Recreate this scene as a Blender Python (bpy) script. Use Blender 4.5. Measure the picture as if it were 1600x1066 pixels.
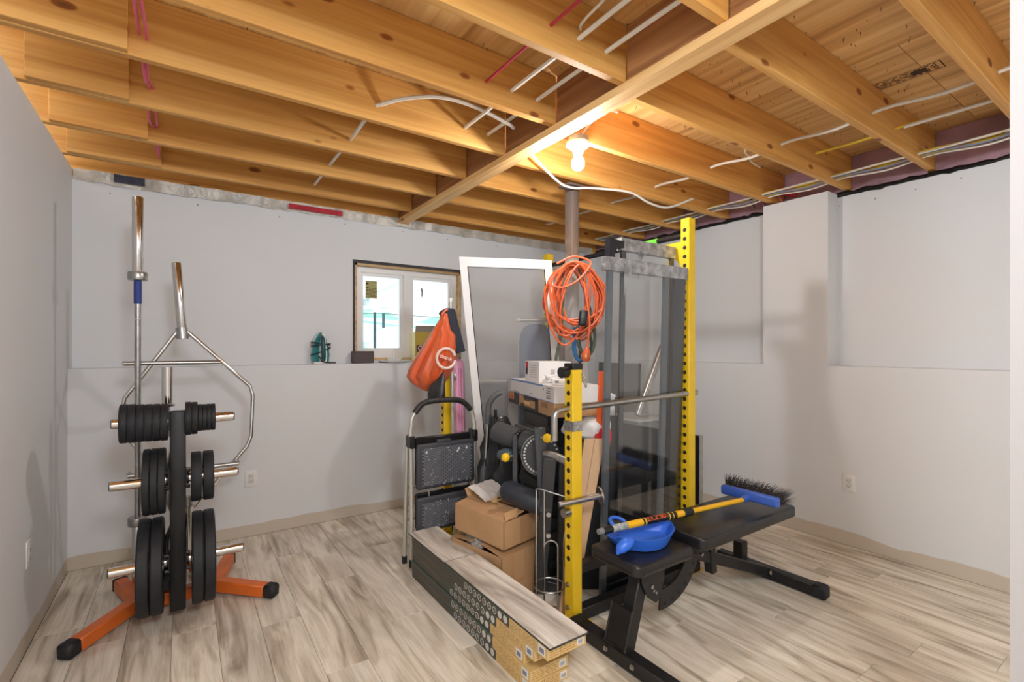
import bpy, bmesh, math, random
from mathutils import Vector, Matrix
random.seed(7)
sc = bpy.context.scene
for o in list(bpy.data.objects): bpy.data.objects.remove(o)
COL = sc.collection
V = Vector
# ---------------------------------------------------------------- camera
cd = bpy.data.cameras.new('camera'); cam = bpy.data.objects.new('camera', cd); COL.objects.link(cam)
cd.sensor_width = 36; cd.lens = 16.94; cd.shift_y = 0.00625; cd.clip_start = 0.02
cam.location = (0, 0, 1.35); cam.rotation_euler = (math.pi/2, 0, -math.radians(34.16))
sc.camera = cam
# ---------------------------------------------------------------- world (even overcast sky)
w = bpy.data.worlds.new('overcast'); sc.world = w; w.use_nodes = True
w.node_tree.nodes['Background'].inputs[0].default_value = (0.93, 0.97, 1.0, 1)
w.node_tree.nodes['Background'].inputs[1].default_value = 1.6
# ---------------------------------------------------------------- view / exposure
sc.view_settings.view_transform = 'Standard'; sc.view_settings.look = 'None'
sc.view_settings.gamma = 1; sc.view_settings.use_curve_mapping = False
sc.view_settings.exposure = 0.52
BULB = 405.0
# unseen fill lamps, added behind the camera to brighten the room
def lamp(name, loc, e, r, col=(.82, .92, 1)):
    l = bpy.data.lights.new(name, 'POINT'); l.energy = e; l.shadow_soft_size = r; l.color = col
    o = bpy.data.objects.new(name, l); COL.objects.link(o); o.location = loc
lamp('fill_light', (0.25, -0.55, 2.25), 100, 0.25)
lamp('fill_light', (2.8, -1.45, 2.25), 9, 0.30)

# ================================================================ helpers
def lin(c): return tuple(((x/255)/12.92 if x/255 <= .04045 else ((x/255+.055)/1.055)**2.4) for x in c)
MATS = {}
def mat(name, col, rough=.5, metal=0., var=0., vs=8., bump=0., bs=60., spec=.5, coat=0., stretch=(1, 1, 1), col2=None):
    if name in MATS: return MATS[name]
    m = bpy.data.materials.new(name); m.use_nodes = True; nt = m.node_tree; b = nt.nodes['Principled BSDF']
    c = lin(col); b.inputs['Base Color'].default_value = (*c, 1)
    b.inputs['Roughness'].default_value = rough; b.inputs['Metallic'].default_value = metal
    b.inputs['Specular IOR Level'].default_value = spec; b.inputs['Coat Weight'].default_value = coat
    N = nt.nodes.new; L = nt.links.new
    if var or bump:
        tc = N('ShaderNodeTexCoord'); mp = N('ShaderNodeMapping'); mp.inputs['Scale'].default_value = stretch
        L(tc.outputs['Object'], mp.inputs[0])
    if var:
        n = N('ShaderNodeTexNoise'); n.inputs['Scale'].default_value = vs; n.inputs['Detail'].default_value = 6
        L(mp.outputs[0], n.inputs[0])
        r = N('ShaderNodeMix'); r.data_type = 'RGBA'
        c2 = lin(col2) if col2 else tuple(x*(1-var) for x in c)
        r.inputs[6].default_value = (*c2, 1); r.inputs[7].default_value = (*[min(1, x*(1+var*.5)) for x in c], 1)
        cr = N('ShaderNodeMapRange'); cr.inputs[1].default_value = .35; cr.inputs[2].default_value = .65
        L(n.outputs[0], cr.inputs[0]); L(cr.outputs[0], r.inputs[0]); L(r.outputs[2], b.inputs['Base Color'])
    if bump:
        n2 = N('ShaderNodeTexNoise'); n2.inputs['Scale'].default_value = bs; n2.inputs['Detail'].default_value = 3
        L(mp.outputs[0], n2.inputs[0]); bp = N('ShaderNodeBump'); bp.inputs['Strength'].default_value = bump
        bp.inputs['Distance'].default_value = .01; L(n2.outputs[0], bp.inputs['Height']); L(bp.outputs[0], b.inputs['Normal'])
    MATS[name] = m; return m

def ramp(N, L, fac, stops):
    r = N('ShaderNodeValToRGB'); e = r.color_ramp.elements
    e[0].position, e[0].color = stops[0][0], (*stops[0][1], 1)
    e[1].position, e[1].color = stops[-1][0], (*stops[-1][1], 1)
    for p, c in stops[1:-1]:
        q = e.new(p); q.color = (*c, 1)
    L(fac, r.inputs[0]); return r
def mixc(N, L, fac, a, b, mode='MIX'):
    m = N('ShaderNodeMix'); m.data_type = 'RGBA'; m.blend_type = mode
    for s, i in ((fac, 0), (a, 6), (b, 7)):
        if isinstance(s, (int, float)): m.inputs[i].default_value = s
        elif isinstance(s, tuple): m.inputs[i].default_value = (*s, 1)
        else: L(s, m.inputs[i])
    return m.outputs[2]
def wood(name, light, mid, dark, axis=0, knots=True, rough=.6, gs=1.0, tone=.12):
    """lumber: long grain streaks along one axis, tone per board, scattered knots"""
    m = bpy.data.materials.new(name); m.use_nodes = True; nt = m.node_tree; b = nt.nodes['Principled BSDF']
    N = nt.nodes.new; L = nt.links.new
    tc = N('ShaderNodeTexCoord'); oi = N('ShaderNodeObjectInfo')
    off = N('ShaderNodeVectorMath'); off.operation = 'MULTIPLY_ADD'
    cb = N('ShaderNodeCombineXYZ'); 
    for i in range(3): L(oi.outputs['Random'], cb.inputs[i])
    L(cb.outputs[0], off.inputs[0]); off.inputs[1].default_value = (37, 53, 71); L(tc.outputs['Object'], off.inputs[2])
    mp = N('ShaderNodeMapping'); s = [14*gs]*3; s[axis] = .55*gs; mp.inputs['Scale'].default_value = s
    L(off.outputs[0], mp.inputs[0])
    n = N('ShaderNodeTexNoise'); n.inputs['Scale'].default_value = 1.6; n.inputs['Detail'].default_value = 7; n.inputs['Distortion'].default_value = .6
    L(mp.outputs[0], n.inputs[0])
    r = ramp(N, L, n.outputs[0], [(.3, lin(dark)), (.5, lin(mid)), (.72, lin(light))])
    out = r.outputs[0]
    mp2 = N('ShaderNodeMapping'); s2 = [60*gs]*3; s2[axis] = 1.2*gs; mp2.inputs['Scale'].default_value = s2; L(off.outputs[0], mp2.inputs[0])
    n2 = N('ShaderNodeTexNoise'); n2.inputs['Scale'].default_value = 1.2; n2.inputs['Detail'].default_value = 4; L(mp2.outputs[0], n2.inputs[0])
    r2 = ramp(N, L, n2.outputs[0], [(.35, (.9, .87, .84)), (.6, (1, 1, 1))])
    out = mixc(N, L, .8, out, r2.outputs[0], 'MULTIPLY')
    if knots:
        mp3 = N('ShaderNodeMapping'); s3 = [6.5]*3; s3[axis] = 3.0; mp3.inputs['Scale'].default_value = s3; L(off.outputs[0], mp3.inputs[0])
        vo = N('ShaderNodeTexVoronoi'); vo.inputs['Scale'].default_value = 1.0; L(mp3.outputs[0], vo.inputs[0])
        r3 = ramp(N, L, vo.outputs['Distance'], [(.0, lin((96, 58, 30))), (.09, lin((160, 108, 64))), (.125, (1, 1, 1))])
        out = mixc(N, L, .85, out, r3.outputs[0], 'MULTIPLY')
    tn = N('ShaderNodeMapRange'); tn.inputs[3].default_value = 1-tone; tn.inputs[4].default_value = 1+tone; L(oi.outputs['Random'], tn.inputs[0])
    hs = N('ShaderNodeHueSaturation'); L(tn.outputs[0], hs.inputs['Value']); L(out, hs.inputs['Color'])
    L(hs.outputs[0], b.inputs['Base Color']); b.inputs['Roughness'].default_value = rough
    bp = N('ShaderNodeBump'); bp.inputs['Strength'].default_value = .12; bp.inputs['Distance'].default_value = .004
    L(n2.outputs[0], bp.inputs['Height']); L(bp.outputs[0], b.inputs['Normal'])
    return m
def clear(name, tint, refl=.12, rough=.0):
    m = bpy.data.materials.new(name); m.use_nodes = True; nt = m.node_tree; N = nt.nodes.new; L = nt.links.new
    nt.nodes.remove(nt.nodes['Principled BSDF'])
    t = N('ShaderNodeBsdfTransparent'); t.inputs[0].default_value = (*tint, 1)
    g = N('ShaderNodeBsdfGlossy'); g.inputs['Roughness'].default_value = rough; g.inputs[0].default_value = (1, 1, 1, 1)
    lw = N('ShaderNodeLayerWeight'); lw.inputs[0].default_value = .5
    pw = N('ShaderNodeMath'); pw.operation = 'POWER'; L(lw.outputs['Facing'], pw.inputs[0]); pw.inputs[1].default_value = 3.5
    ma = N('ShaderNodeMath'); ma.operation = 'MULTIPLY_ADD'; L(pw.outputs[0], ma.inputs[0]); ma.inputs[1].default_value = .6; ma.inputs[2].default_value = refl
    mx = N('ShaderNodeMixShader'); L(ma.outputs[0], mx.inputs[0]); L(t.outputs[0], mx.inputs[1]); L(g.outputs[0], mx.inputs[2])
    L(mx.outputs[0], nt.nodes['Material Output'].inputs[0]); return m
def veil(name, col, alpha):
    m = bpy.data.materials.new(name); m.use_nodes = True; b = m.node_tree.nodes['Principled BSDF']
    b.inputs['Base Color'].default_value = (*lin(col), 1); b.inputs['Alpha'].default_value = alpha; b.inputs['Roughness'].default_value = .8
    return m
def emit(name, col, s):
    m = bpy.data.materials.new(name); m.use_nodes = True; b = m.node_tree.nodes['Principled BSDF']
    b.inputs['Emission Color'].default_value = (*col, 1); b.inputs['Emission Strength'].default_value = s; return m

class M:
    """collects shapes (world coordinates unless transformed) for ONE mesh object"""
    def __init__(s): s.v = []; s.f = []; s.m = []
    def add(s, vs, fs, mi=0):
        k = len(s.v); s.v += [V(p) for p in vs]; s.f += [[i+k for i in f] for f in fs]; s.m += [mi]*len(fs); return s
    def bm(s, b, mi=0):
        b.verts.index_update(); s.add([v.co.copy() for v in b.verts], [[v.index for v in f.verts] for f in b.faces], mi); b.free(); return s
    def box(s, x0, x1, y0, y1, z0, z1, mi=0):
        return s.hexa((x0, y0, z0), (x1-x0, 0, 0), (0, y1-y0, 0), (0, 0, z1-z0), mi)
    def hexa(s, c, u, v, w, mi=0):
        c, u, v, w = V(c), V(u), V(v), V(w)
        p = [c, c+u, c+u+v, c+v, c+w, c+u+w, c+u+v+w, c+v+w]
        f = [(0, 3, 2, 1), (4, 5, 6, 7), (0, 1, 5, 4), (1, 2, 6, 5), (2, 3, 7, 6), (3, 0, 4, 7)]
        if u.cross(v).dot(w) < 0: f = [q[::-1] for q in f]
        return s.add(p, f, mi)
    def rbox(s, c, size, r=.005, seg=2, rot=None, mi=0):
        b = bmesh.new(); bmesh.ops.create_cube(b, size=1)
        for v in b.verts: v.co = V((v.co.x*size[0], v.co.y*size[1], v.co.z*size[2]))
        bmesh.ops.bevel(b, geom=b.edges[:], offset=r, segments=seg, profile=.5, affect='EDGES')
        mt = Matrix.Translation(V(c)) @ (rot.to_4x4() if rot else Matrix.Identity(4)); b.transform(mt); return s.bm(b, mi)
    def bar(s, p, q, wdt, hgt, up=(0, 0, 1), r=0, mi=0):
        """rectangular bar from p to q"""
        p, q = V(p), V(q); d = (q-p); L = d.length; d.normalize(); u = V(up); sd = d.cross(u)
        if sd.length < 1e-4: sd = d.cross(V((1, 0, 0)))
        sd.normalize(); u = sd.cross(d)
        R = Matrix((d, sd, u)).transposed()
        if r: return s.rbox((p+q)/2, (L, wdt, hgt), r, 1, R, mi)
        return s.hexa(p-sd*wdt/2-u*hgt/2, d*L, sd*wdt, u*hgt, mi)
    def cyl(s, p, q, r0, r1=None, n=14, mi=0):
        return s.tube([p, q], [r0, r0 if r1 is None else r1], n, mi=mi)
    def tube(s, pts, r, n=8, closed=False, mi=0, caps=True):
        P = [V(p) for p in pts]; k = len(P); R = r if isinstance(r, (list, tuple)) else [r]*k
        T = []
        for i in range(k):
            a = P[(i-1) % k] if (closed or i > 0) else P[i]; b = P[(i+1) % k] if (closed or i < k-1) else P[i]
            t = b-a; T.append(t.normalized() if t.length > 1e-9 else V((0, 0, 1)))
        x = T[0].cross(V((0, 0, 1)))
        if x.length < 1e-3: x = T[0].cross(V((1, 0, 0)))
        x.normalize(); vs = []
        for i in range(k):
            x = x-T[i]*x.dot(T[i]); x.normalize(); y = T[i].cross(x)
            vs += [P[i]+(x*math.cos(2*math.pi*j/n)+y*math.sin(2*math.pi*j/n))*R[i] for j in range(n)]
        fs = []
        for i in range(k if closed else k-1):
            a, b = i*n, ((i+1) % k)*n
            fs += [(a+j, a+(j+1) % n, b+(j+1) % n, b+j) for j in range(n)]
        if not closed and caps: fs += [tuple(range(n))[::-1], tuple(range((k-1)*n, k*n))]
        return s.add(vs, fs, mi)
    def lathe(s, prof, o, ax=(0, 0, 1), n=24, mi=0):
        """prof: (radius, distance along axis) pairs, open or closed by zero radii"""
        ax = V(ax).normalized(); x = ax.cross(V((0, 0, 1)));
        if x.length < 1e-3: x = V((1, 0, 0))
        x.normalize(); y = ax.cross(x); o = V(o); vs = []
        for r, h in prof: vs += [o+ax*h+(x*math.cos(2*math.pi*j/n)+y*math.sin(2*math.pi*j/n))*r for j in range(n)]
        fs = []
        for i in range(len(prof)-1):
            a, b = i*n, (i+1)*n; fs += [(a+j, a+(j+1) % n, b+(j+1) % n, b+j) for j in range(n)]
        return s.add(vs, fs, mi)
    def disc(s, r, t, o, ax, hole=0, n=24, mi=0):
        return s.lathe([(hole, -t/2), (r, -t/2), (r, t/2), (hole, t/2), (hole, -t/2)] if hole else [(0.0001, -t/2), (r, -t/2), (r, t/2), (.0001, t/2)], o, ax, n, mi)
    def ball(s, c, r, n=12, mi=0):
        r = r if isinstance(r, (tuple, list)) else (r, r, r)
        b = bmesh.new(); bmesh.ops.create_uvsphere(b, u_segments=n, v_segments=max(6, n*2//3), radius=1)
        for v in b.verts: v.co = V((v.co.x*r[0]+c[0], v.co.y*r[1]+c[1], v.co.z*r[2]+c[2]))
        return s.bm(b, mi)
    def prism(s, poly, vec, mi=0):
        P = [V(p) for p in poly]; vec = V(vec); k = len(P)
        fs = [tuple(range(k)), tuple(range(2*k-1, k-1, -1))]+[(i, i+k, (i+1) % k+k, (i+1) % k) for i in range(k)]
        s.add(P+[p+vec for p in P], fs, mi); return s
    def xf(s, mt): s.v = [mt @ p for p in s.v]; return s

LOC = {}
SPLIT = {'bolt', 'ring', 'rung', 'hole', 'post', 'loop', 'handle', 'frame', 'tape', 'flange', 'bar', 'vent', 'tape_piece', 'cord_loop', 'strap', 'fold', 'rib', 'back_panel'}
STUFF = {'hole_row', 'number_marks', 'label_print', 'grip_ribs', 'paint_specks', 'printed_lines', 'sticker_print', 'icon_marks', 'ring_icons', 'seam', 'slots', 'fold_edge', 'torn_tape', 'grade_stamp', 'foam_gap', 'label_band', 'nail_heads', 'print', 'sticker'}
def pieces(m):
    par = list(range(len(m.v)))
    def fd(a):
        while par[a] != a: par[a] = par[par[a]]; a = par[a]
        return a
    for f in m.f:
        for b in f[1:]: par[fd(b)] = fd(f[0])
    gs = {}
    for f, mi in zip(m.f, m.m): gs.setdefault(fd(f[0]), []).append((f, mi))
    out = []
    for fs in gs.values():
        q = M(); ix = {}
        for f, mi in fs:
            for a in f:
                if a not in ix: ix[a] = len(q.v); q.v.append(m.v[a])
            q.f.append([ix[a] for a in f]); q.m.append(mi)
        out.append(q)
    return out
def setp(o, **k):
    for a, b in k.items():
        if b: o[a] = b
def obj(name, m, mats, parent=None, smooth=True, at=None, fix=True):
    if parent and name in SPLIT:
        ps = pieces(m)
        if len(ps) > 1: return [_obj(name, q, mats, parent, smooth, at, fix) for q in ps][0]
    return _obj(name, m, mats, parent, smooth, at, fix)
def _obj(name, m, mats, parent=None, smooth=True, at=None, fix=True):
    me = bpy.data.meshes.new(name)
    base = V(at) if at else (LOC[parent.name] if parent else V((0, 0, 0)))
    me.from_pydata([tuple(p-base) for p in m.v], [], m.f); me.update()
    mats = mats if isinstance(mats, (list, tuple)) else [mats]
    for q in mats: me.materials.append(q)
    for p, i in zip(me.polygons, m.m): p.material_index = i
    if fix:
        b = bmesh.new(); b.from_mesh(me); bmesh.ops.recalc_face_normals(b, faces=b.faces[:]); b.to_mesh(me); b.free()
    if smooth:
        me.polygons.foreach_set('use_smooth', [True]*len(me.polygons)); me.set_sharp_from_angle(angle=math.radians(38))
    o = bpy.data.objects.new(name, me); COL.objects.link(o)
    if name in STUFF: o['kind'] = 'stuff'
    if parent: o.parent = parent; LOC[o.name] = base
    else: o.location = base; LOC[o.name] = base
    return o
def thing(name, loc, label, cat, group=None):
    o = bpy.data.objects.new(name, None); COL.objects.link(o); o.location = loc; LOC[o.name] = V(loc); o.empty_display_size = .1
    setp(o, label=label, category=cat, group=group); return o
def single(name, m, mats, loc, label, cat, group=None, **k):
    o = obj(name, m, mats, None, at=loc, **k); setp(o, label=label, category=cat, group=group); return o
def struct(name, m, mats, label=None, smooth=False, parent=None):
    o = obj(name, m, mats, parent, smooth=smooth)
    if not parent: o['kind'] = 'structure'
    if label: o['label'] = label
    return o
def bez(pts, k=8):
    """smooth Catmull-Rom through the points"""
    P = [V(p) for p in pts]; P = [P[0]*2-P[1]]+P+[P[-1]*2-P[-2]]; out = []
    for i in range(1, len(P)-2):
        a, b, c, d = P[i-1:i+3]
        for j in range(k):
            t = j/k; out.append(.5*((2*b)+(c-a)*t+(2*a-5*b+4*c-d)*t*t+(3*b-a-3*c+d)*t**3))
    out.append(P[-2]); return out
RT = V((.8275, -.5615, 0)); FW = V((.5615, .8275, 0)); UP = V((0, 0, 1))   # across and along the diagonal pile

# ================================================================ materials
def wallmat():
    m = bpy.data.materials.new('painted_drywall'); m.use_nodes = True; nt = m.node_tree; b = nt.nodes['Principled BSDF']
    N = nt.nodes.new; L = nt.links.new
    tc = N('ShaderNodeTexCoord'); sp = N('ShaderNodeSeparateXYZ'); L(tc.outputs['Object'], sp.inputs[0])
    n = N('ShaderNodeTexNoise'); n.inputs['Scale'].default_value = 2.2; n.inputs['Detail'].default_value = 8; L(tc.outputs['Object'], n.inputs[0])
    a = N('ShaderNodeMath'); a.operation = 'MULTIPLY_ADD'; L(n.outputs[0], a.inputs[0]); a.inputs[1].default_value = -.10; L(sp.outputs[2], a.inputs[2])
    st = N('ShaderNodeMapRange'); st.inputs[1].default_value = .030; st.inputs[2].default_value = .036; L(a.outputs[0], st.inputs[0])
    n2 = N('ShaderNodeTexNoise'); n2.inputs['Scale'].default_value = .9; n2.inputs['Detail'].default_value = 2; L(tc.outputs['Object'], n2.inputs[0])
    pc = mixc(N, L, n2.outputs[0], lin((222, 224, 227)), lin((229, 231, 233)))
    out = mixc(N, L, st.outputs[0], lin((205, 195, 180)), pc)
    L(out, b.inputs['Base Color']); b.inputs['Roughness'].default_value = .72
    n3 = N('ShaderNodeTexNoise'); n3.inputs['Scale'].default_value = 160; L(tc.outputs['Object'], n3.inputs[0])
    bp = N('ShaderNodeBump'); bp.inputs['Strength'].default_value = .05; bp.inputs['Distance'].default_value = .002
    L(n3.outputs[0], bp.inputs['Height']); L(bp.outputs[0], b.inputs['Normal']); return m
WALL = wallmat()
def plankmat():
    m = bpy.data.materials.new('greige_vinyl_plank'); m.use_nodes = True; nt = m.node_tree; b = nt.nodes['Principled BSDF']
    N = nt.nodes.new; L = nt.links.new
    tc = N('ShaderNodeTexCoord'); oi = N('ShaderNodeObjectInfo'); cb = N('ShaderNodeCombineXYZ')
    for i in range(3): L(oi.outputs['Random'], cb.inputs[i])
    off = N('ShaderNodeVectorMath'); off.operation = 'MULTIPLY_ADD'; L(cb.outputs[0], off.inputs[0]); off.inputs[1].default_value = (41, 77, 13); L(tc.outputs['Object'], off.inputs[2])
    def noise(scale, det, dist, sc_):
        mp = N('ShaderNodeMapping'); mp.inputs['Scale'].default_value = sc_; L(off.outputs[0], mp.inputs[0])
        n = N('ShaderNodeTexNoise'); n.inputs['Scale'].default_value = scale; n.inputs['Detail'].default_value = det; n.inputs['Distortion'].default_value = dist
        L(mp.outputs[0], n.inputs[0]); return n.outputs[0]
    g1 = noise(1.0, 9, 2.2, (9, 1.1, 9)); g2 = noise(1.0, 8, .8, (85, 3.0, 85)); g3 = noise(1.4, 5, 1.0, (4, 1.1, 4))
    r1 = ramp(N, L, g1, [(.25, lin((146, 131, 112))), (.41, lin((208, 198, 181))), (.56, lin((236, 229, 215))), (.8, lin((242, 236, 225)))])
    r2 = ramp(N, L, g2, [(.34, (.72, .70, .66)), (.52, (1, 1, 1))])
    r3 = ramp(N, L, g3, [(.32, (.66, .63, .60)), (.50, (1, 1, 1))])
    c = mixc(N, L, .55, r1.outputs[0], r2.outputs[0], 'MULTIPLY'); c = mixc(N, L, .65, c, r3.outputs[0], 'MULTIPLY')
    tn = N('ShaderNodeMapRange'); tn.inputs[3].default_value = .93; tn.inputs[4].default_value = 1.12; L(oi.outputs['Random'], tn.inputs[0])
    hs = N('ShaderNodeHueSaturation'); L(tn.outputs[0], hs.inputs['Value']); L(c, hs.inputs['Color']); L(hs.outputs[0], b.inputs['Base Color'])
    b.inputs['Roughness'].default_value = .42; b.inputs['Specular IOR Level'].default_value = .4
    bp = N('ShaderNodeBump'); bp.inputs['Strength'].default_value = .08; bp.inputs['Distance'].default_value = .003; L(g2, bp.inputs['Height']); L(bp.outputs[0], b.inputs['Normal'])
    return m
PLANK = plankmat()
PLANK2 = PLANK.copy(); PLANK2.name = 'grey_vinyl_plank'
for n_ in PLANK2.node_tree.nodes:
    if n_.type == 'HUE_SAT': n_.inputs['Saturation'].default_value = .55
JOIST = wood('spruce_joist', (236, 182, 106), (222, 164, 86), (204, 142, 68), 0)
STRAPM = wood('spruce_strapping', (242, 202, 142), (230, 184, 122), (212, 162, 102), 1)
PLY = wood('plywood_underside', (238, 198, 134), (224, 176, 110), (188, 136, 76), 1, knots=False, gs=.8)
WHITE = mat('white_plastic', (236, 235, 232), .35)
WPAINT = mat('white_vinyl_frame', (238, 238, 238), .35)
BLACK = mat('black_paint', (24, 24, 26), .38, var=.15, vs=20)
BLACKM = mat('black_matte_steel', (32, 31, 33), .45, var=.12, vs=14, spec=.4)
RUBBER = mat('black_rubber', (28, 30, 35), .62, var=.25, vs=18, bump=.1, bs=120)
GREYR = mat('grey_foam', (72, 74, 78), .6, bump=.1, bs=90)
VINYL = mat('black_upholstery', (30, 29, 31), .34, bump=.12, bs=30, spec=.5)
CHROME = mat('chrome', (225, 224, 222), .12, 1.)
STEEL = mat('zinc_steel', (178, 178, 176), .32, 1., var=.12, vs=25)
ALU = mat('pale_aluminium', (206, 205, 196), .42, .55)
ORANGE = mat('orange_powdercoat', (226, 112, 40), .38, var=.08, vs=9)
YELLOW = mat('yellow_powdercoat', (236, 196, 32), .4, var=.06, vs=7)
HOLE = mat('dark_hole', (26, 24, 20), .7)
CORD = mat('orange_cord', (212, 100, 58), .45)
CARD = mat('corrugated_card', (194, 154, 112), .75, var=.1, vs=6, bump=.08, bs=40)
CARDIN = mat('card_inside', (152, 116, 82), .8, var=.12, vs=9)
TAPE = mat('packing_tape', (178, 138, 100), .3, spec=.6)
WCARD = mat('white_card', (232, 231, 230), .5, var=.03, vs=5)
BLUEP = mat('blue_plastic', (52, 112, 226), .35)
PINKM = mat('pink_foam', (238, 172, 206), .5)
# ================================================================ setting
def plank_obj(x0, x1, y0, y1, parent, me_cache={}):
    dx, dy = round(x1-x0, 4), round(y1-y0, 4)
    if (dx, dy) not in me_cache:
        g = .0006; b = M(); z = 0; e = .0012
        vs = [(g, g, -.006), (dx-g, g, -.006), (dx-g, dy-g, -.006), (g, dy-g, -.006), (g, g, -e), (dx-g, g, -e), (dx-g, dy-g, -e), (g, dy-g, -e),
              (g+e, g+e, z), (dx-g-e, g+e, z), (dx-g-e, dy-g-e, z), (g+e, dy-g-e, z)]
        b.add(vs, [(0, 1, 5, 4), (1, 2, 6, 5), (2, 3, 7, 6), (3, 0, 4, 7), (4, 5, 9, 8), (5, 6, 10, 9), (6, 7, 11, 10), (7, 4, 8, 11), (8, 9, 10, 11)])
        me = bpy.data.meshes.new('plank'); me.from_pydata([tuple(v) for v in b.v], [], b.f); me.materials.append(PLANK); me_cache[(dx, dy)] = me
    o = bpy.data.objects.new('plank', me_cache[(dx, dy)]); COL.objects.link(o); o.location = (x0, y0, 0); o.parent = parent; return o
fl = struct('floor', M().box(-.62, 4.0, -2.6, 4.1, -.06, -.006), mat('underlay', (60, 52, 46), .9), 'greige wood-look vinyl plank floor')
PW, PL = .1775, 1.33
xs = -.583; i = 0
SPL = {6: 2.076, 5: 2.6, 7: 2.89, 8: 2.3}
while xs < 3.738:
    x1 = min(xs+PW, 3.738); y = SPL.get(i, random.uniform(0, PL)) % PL - 3*PL
    while y < 3.897:
        a, b_ = max(y, -2.55), min(y+PL, 3.897)
        if b_-a > .06: plank_obj(xs, x1, a, b_, fl)
        y += PL
    xs += PW; i += 1
ZT = 2.43
wl = struct('wall_left', M().box(-.70, -.585, -2.6, 4.2, 0, 2.47), WALL, 'left painted drywall wall')
WX0, WX1, WZ0, WZ1 = 1.165, 2.165, 1.24, 2.068
mb = M().box(-.585, 4.05, 3.9, 4.25, 0, 1.22)
mb.box(-.585, WX0, 4.05, 4.25, 1.22, ZT); mb.box(WX1, 4.05, 4.05, 4.25, 1.22, ZT)
mb.box(WX0, WX1, 4.05, 4.25, 1.22, WZ0); mb.box(WX0, WX1, 4.05, 4.25, WZ1, ZT)
wb = struct('wall_back', mb, WALL, 'back drywall wall with a ledge at half height and a small window')
mr = M().box(3.74, 4.1, -2.6, 3.9, 0, 1.22).box(3.9, 4.1, -2.6, 4.05, 1.22, ZT).box(3.74, 3.9, 1.556, 2.014, 1.22, ZT+.02)
wr = struct('wall_right', mr, WALL, 'right drywall wall with a ledge and a boxed-out column')
struct('wall_front', M().box(1.415, 1.56, .10, .247, 0, 2.47), mat('darkened_partition', (178, 175, 175), .7), 'narrow drywall partition end at the right edge of the view')  # shade put into the colour: greyed to offset the fill lamp on this face
struct('wall_rear', M().box(-.7, 4.1, -2.75, -2.6, 0, 2.75), WALL, 'rear wall of the open basement')
# rim bays, sealant, plastic at wall tops
RIM = mat('purple_vapour_barrier', (176, 138, 150), .35, var=.3, vs=5, bump=.4, bs=14)
SEAL = mat('black_sealant', (18, 18, 20), .3, bump=.5, bs=60)
FILM = mat('crumpled_film', (196, 188, 176), .3, var=.3, vs=9, bump=.9, bs=16)
JY = [.485+.465*k for k in range(8)]
JY = [.025-.93, .025-.465, .025]+JY
obj('rim_board', M().box(-.7, 3.95, 4.052, 4.09, ZT, 2.734).box(3.952, 3.99, -2.6, 4.09, ZT, 2.734), JOIST, wb, False)
for a, b_ in zip(JY[2:], JY[3:]+[4.05]):
    q = M().box(3.925, 3.95, a+.105, min(b_+.065, 4.05), 2.41, 2.71); o = obj('vapour_barrier', q, RIM, wr, False)
pts = [(3.895+random.uniform(-.006, .01), -.3+.04*k, ZT+.012+random.uniform(-.006, .008)) for k in range(109)]
obj('sealant_bead', M().tube(pts, [random.uniform(.008, .02) for _ in pts], 6), SEAL, wr)
fm = M(); k = 0; n = 90
for i in range(n):
    x = -.58+i*4.45/n; d = random.uniform(0, .02)
    fm.v += [V((x, 4.045-d, ZT-.028+random.uniform(-.008, .008))), V((x, 4.038-d*1.5, ZT+.045))]
fm.f = [(2*i, 2*i+2, 2*i+3, 2*i+1) for i in range(n-1)]; fm.m = [0]*(n-1)
obj('plastic_film', fm, FILM, wb)
obj('red_tape', M().box(.66, 1.06, 4.012, 4.016, ZT-.015, ZT+.025), mat('red_tape', (190, 42, 60), .3, var=.3, vs=30), wb, False)
obj('blue_tape', M().box(-.38, -.22, 4.012, 4.016, ZT-.012, ZT+.04), mat('navy_tape', (54, 58, 78), .3, var=.4, vs=40), wb, False)
q = M(); random.seed(15)
for k in range(9): q.disc(.004, .001, (-.45+.5*k+random.uniform(-.05, .05), 4.0495, 2.36+random.uniform(-.01, .01)), (0, 1, 0), n=8)
obj('screw_dimples', q, mat('dark_screw', (70, 66, 64), .6), wb)['kind'] = 'stuff'
q = M()
for k in range(6): q.disc(.004, .001, (3.8995, .45+.22*k, 2.37+random.uniform(-.01, .01)), (1, 0, 0), n=8)
obj('screw_dimples', q, mat('dark_screw', (70, 66, 64), .6), wr)['kind'] = 'stuff'
# ceiling
ce = struct('ceiling', M().box(-.7, 4.1, -2.7, 4.25, 2.735, 2.76), PLY, 'open ceiling of bare joists under plywood')
for j, x in enumerate([-2.22, -1.0, .22, 1.44, 2.66, 3.88]):
    for y0, y1 in (((-2.7, -.40), (-.40, 2.04), (2.04, 4.25)) if j % 2 else ((-2.7, .82), (.82, 3.26), (3.26, 4.25))):
        x0, x1 = max(-.7, x), min(4.1, x+1.22)
        if x1 > x0: obj('plywood_panel', M().box(x0+.0015, x1-.0015, y0+.0015, y1-.0015, 2.712, 2.734), PLY, ce, False)
JZ0, JZ1 = 2.47, 2.711
jme = {}
def joist(side, x0, x1, y):
    if side not in jme:
        o = obj('joist', M().rbox((0, .019, 0), (x1-x0, .038, .241), .003, 1), JOIST, None, False, at=(0, 0, 0)); jme[side] = o.data
    else:
        o = bpy.data.objects.new('joist', jme[side]); COL.objects.link(o)
    o.parent = ce; o.location = ((x0+x1)/2, y, (JZ0+JZ1)/2)
for y in JY:
    joist('near', -.70, 1.544, y); joist('far', 1.586, 3.922, y+.065)
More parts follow.
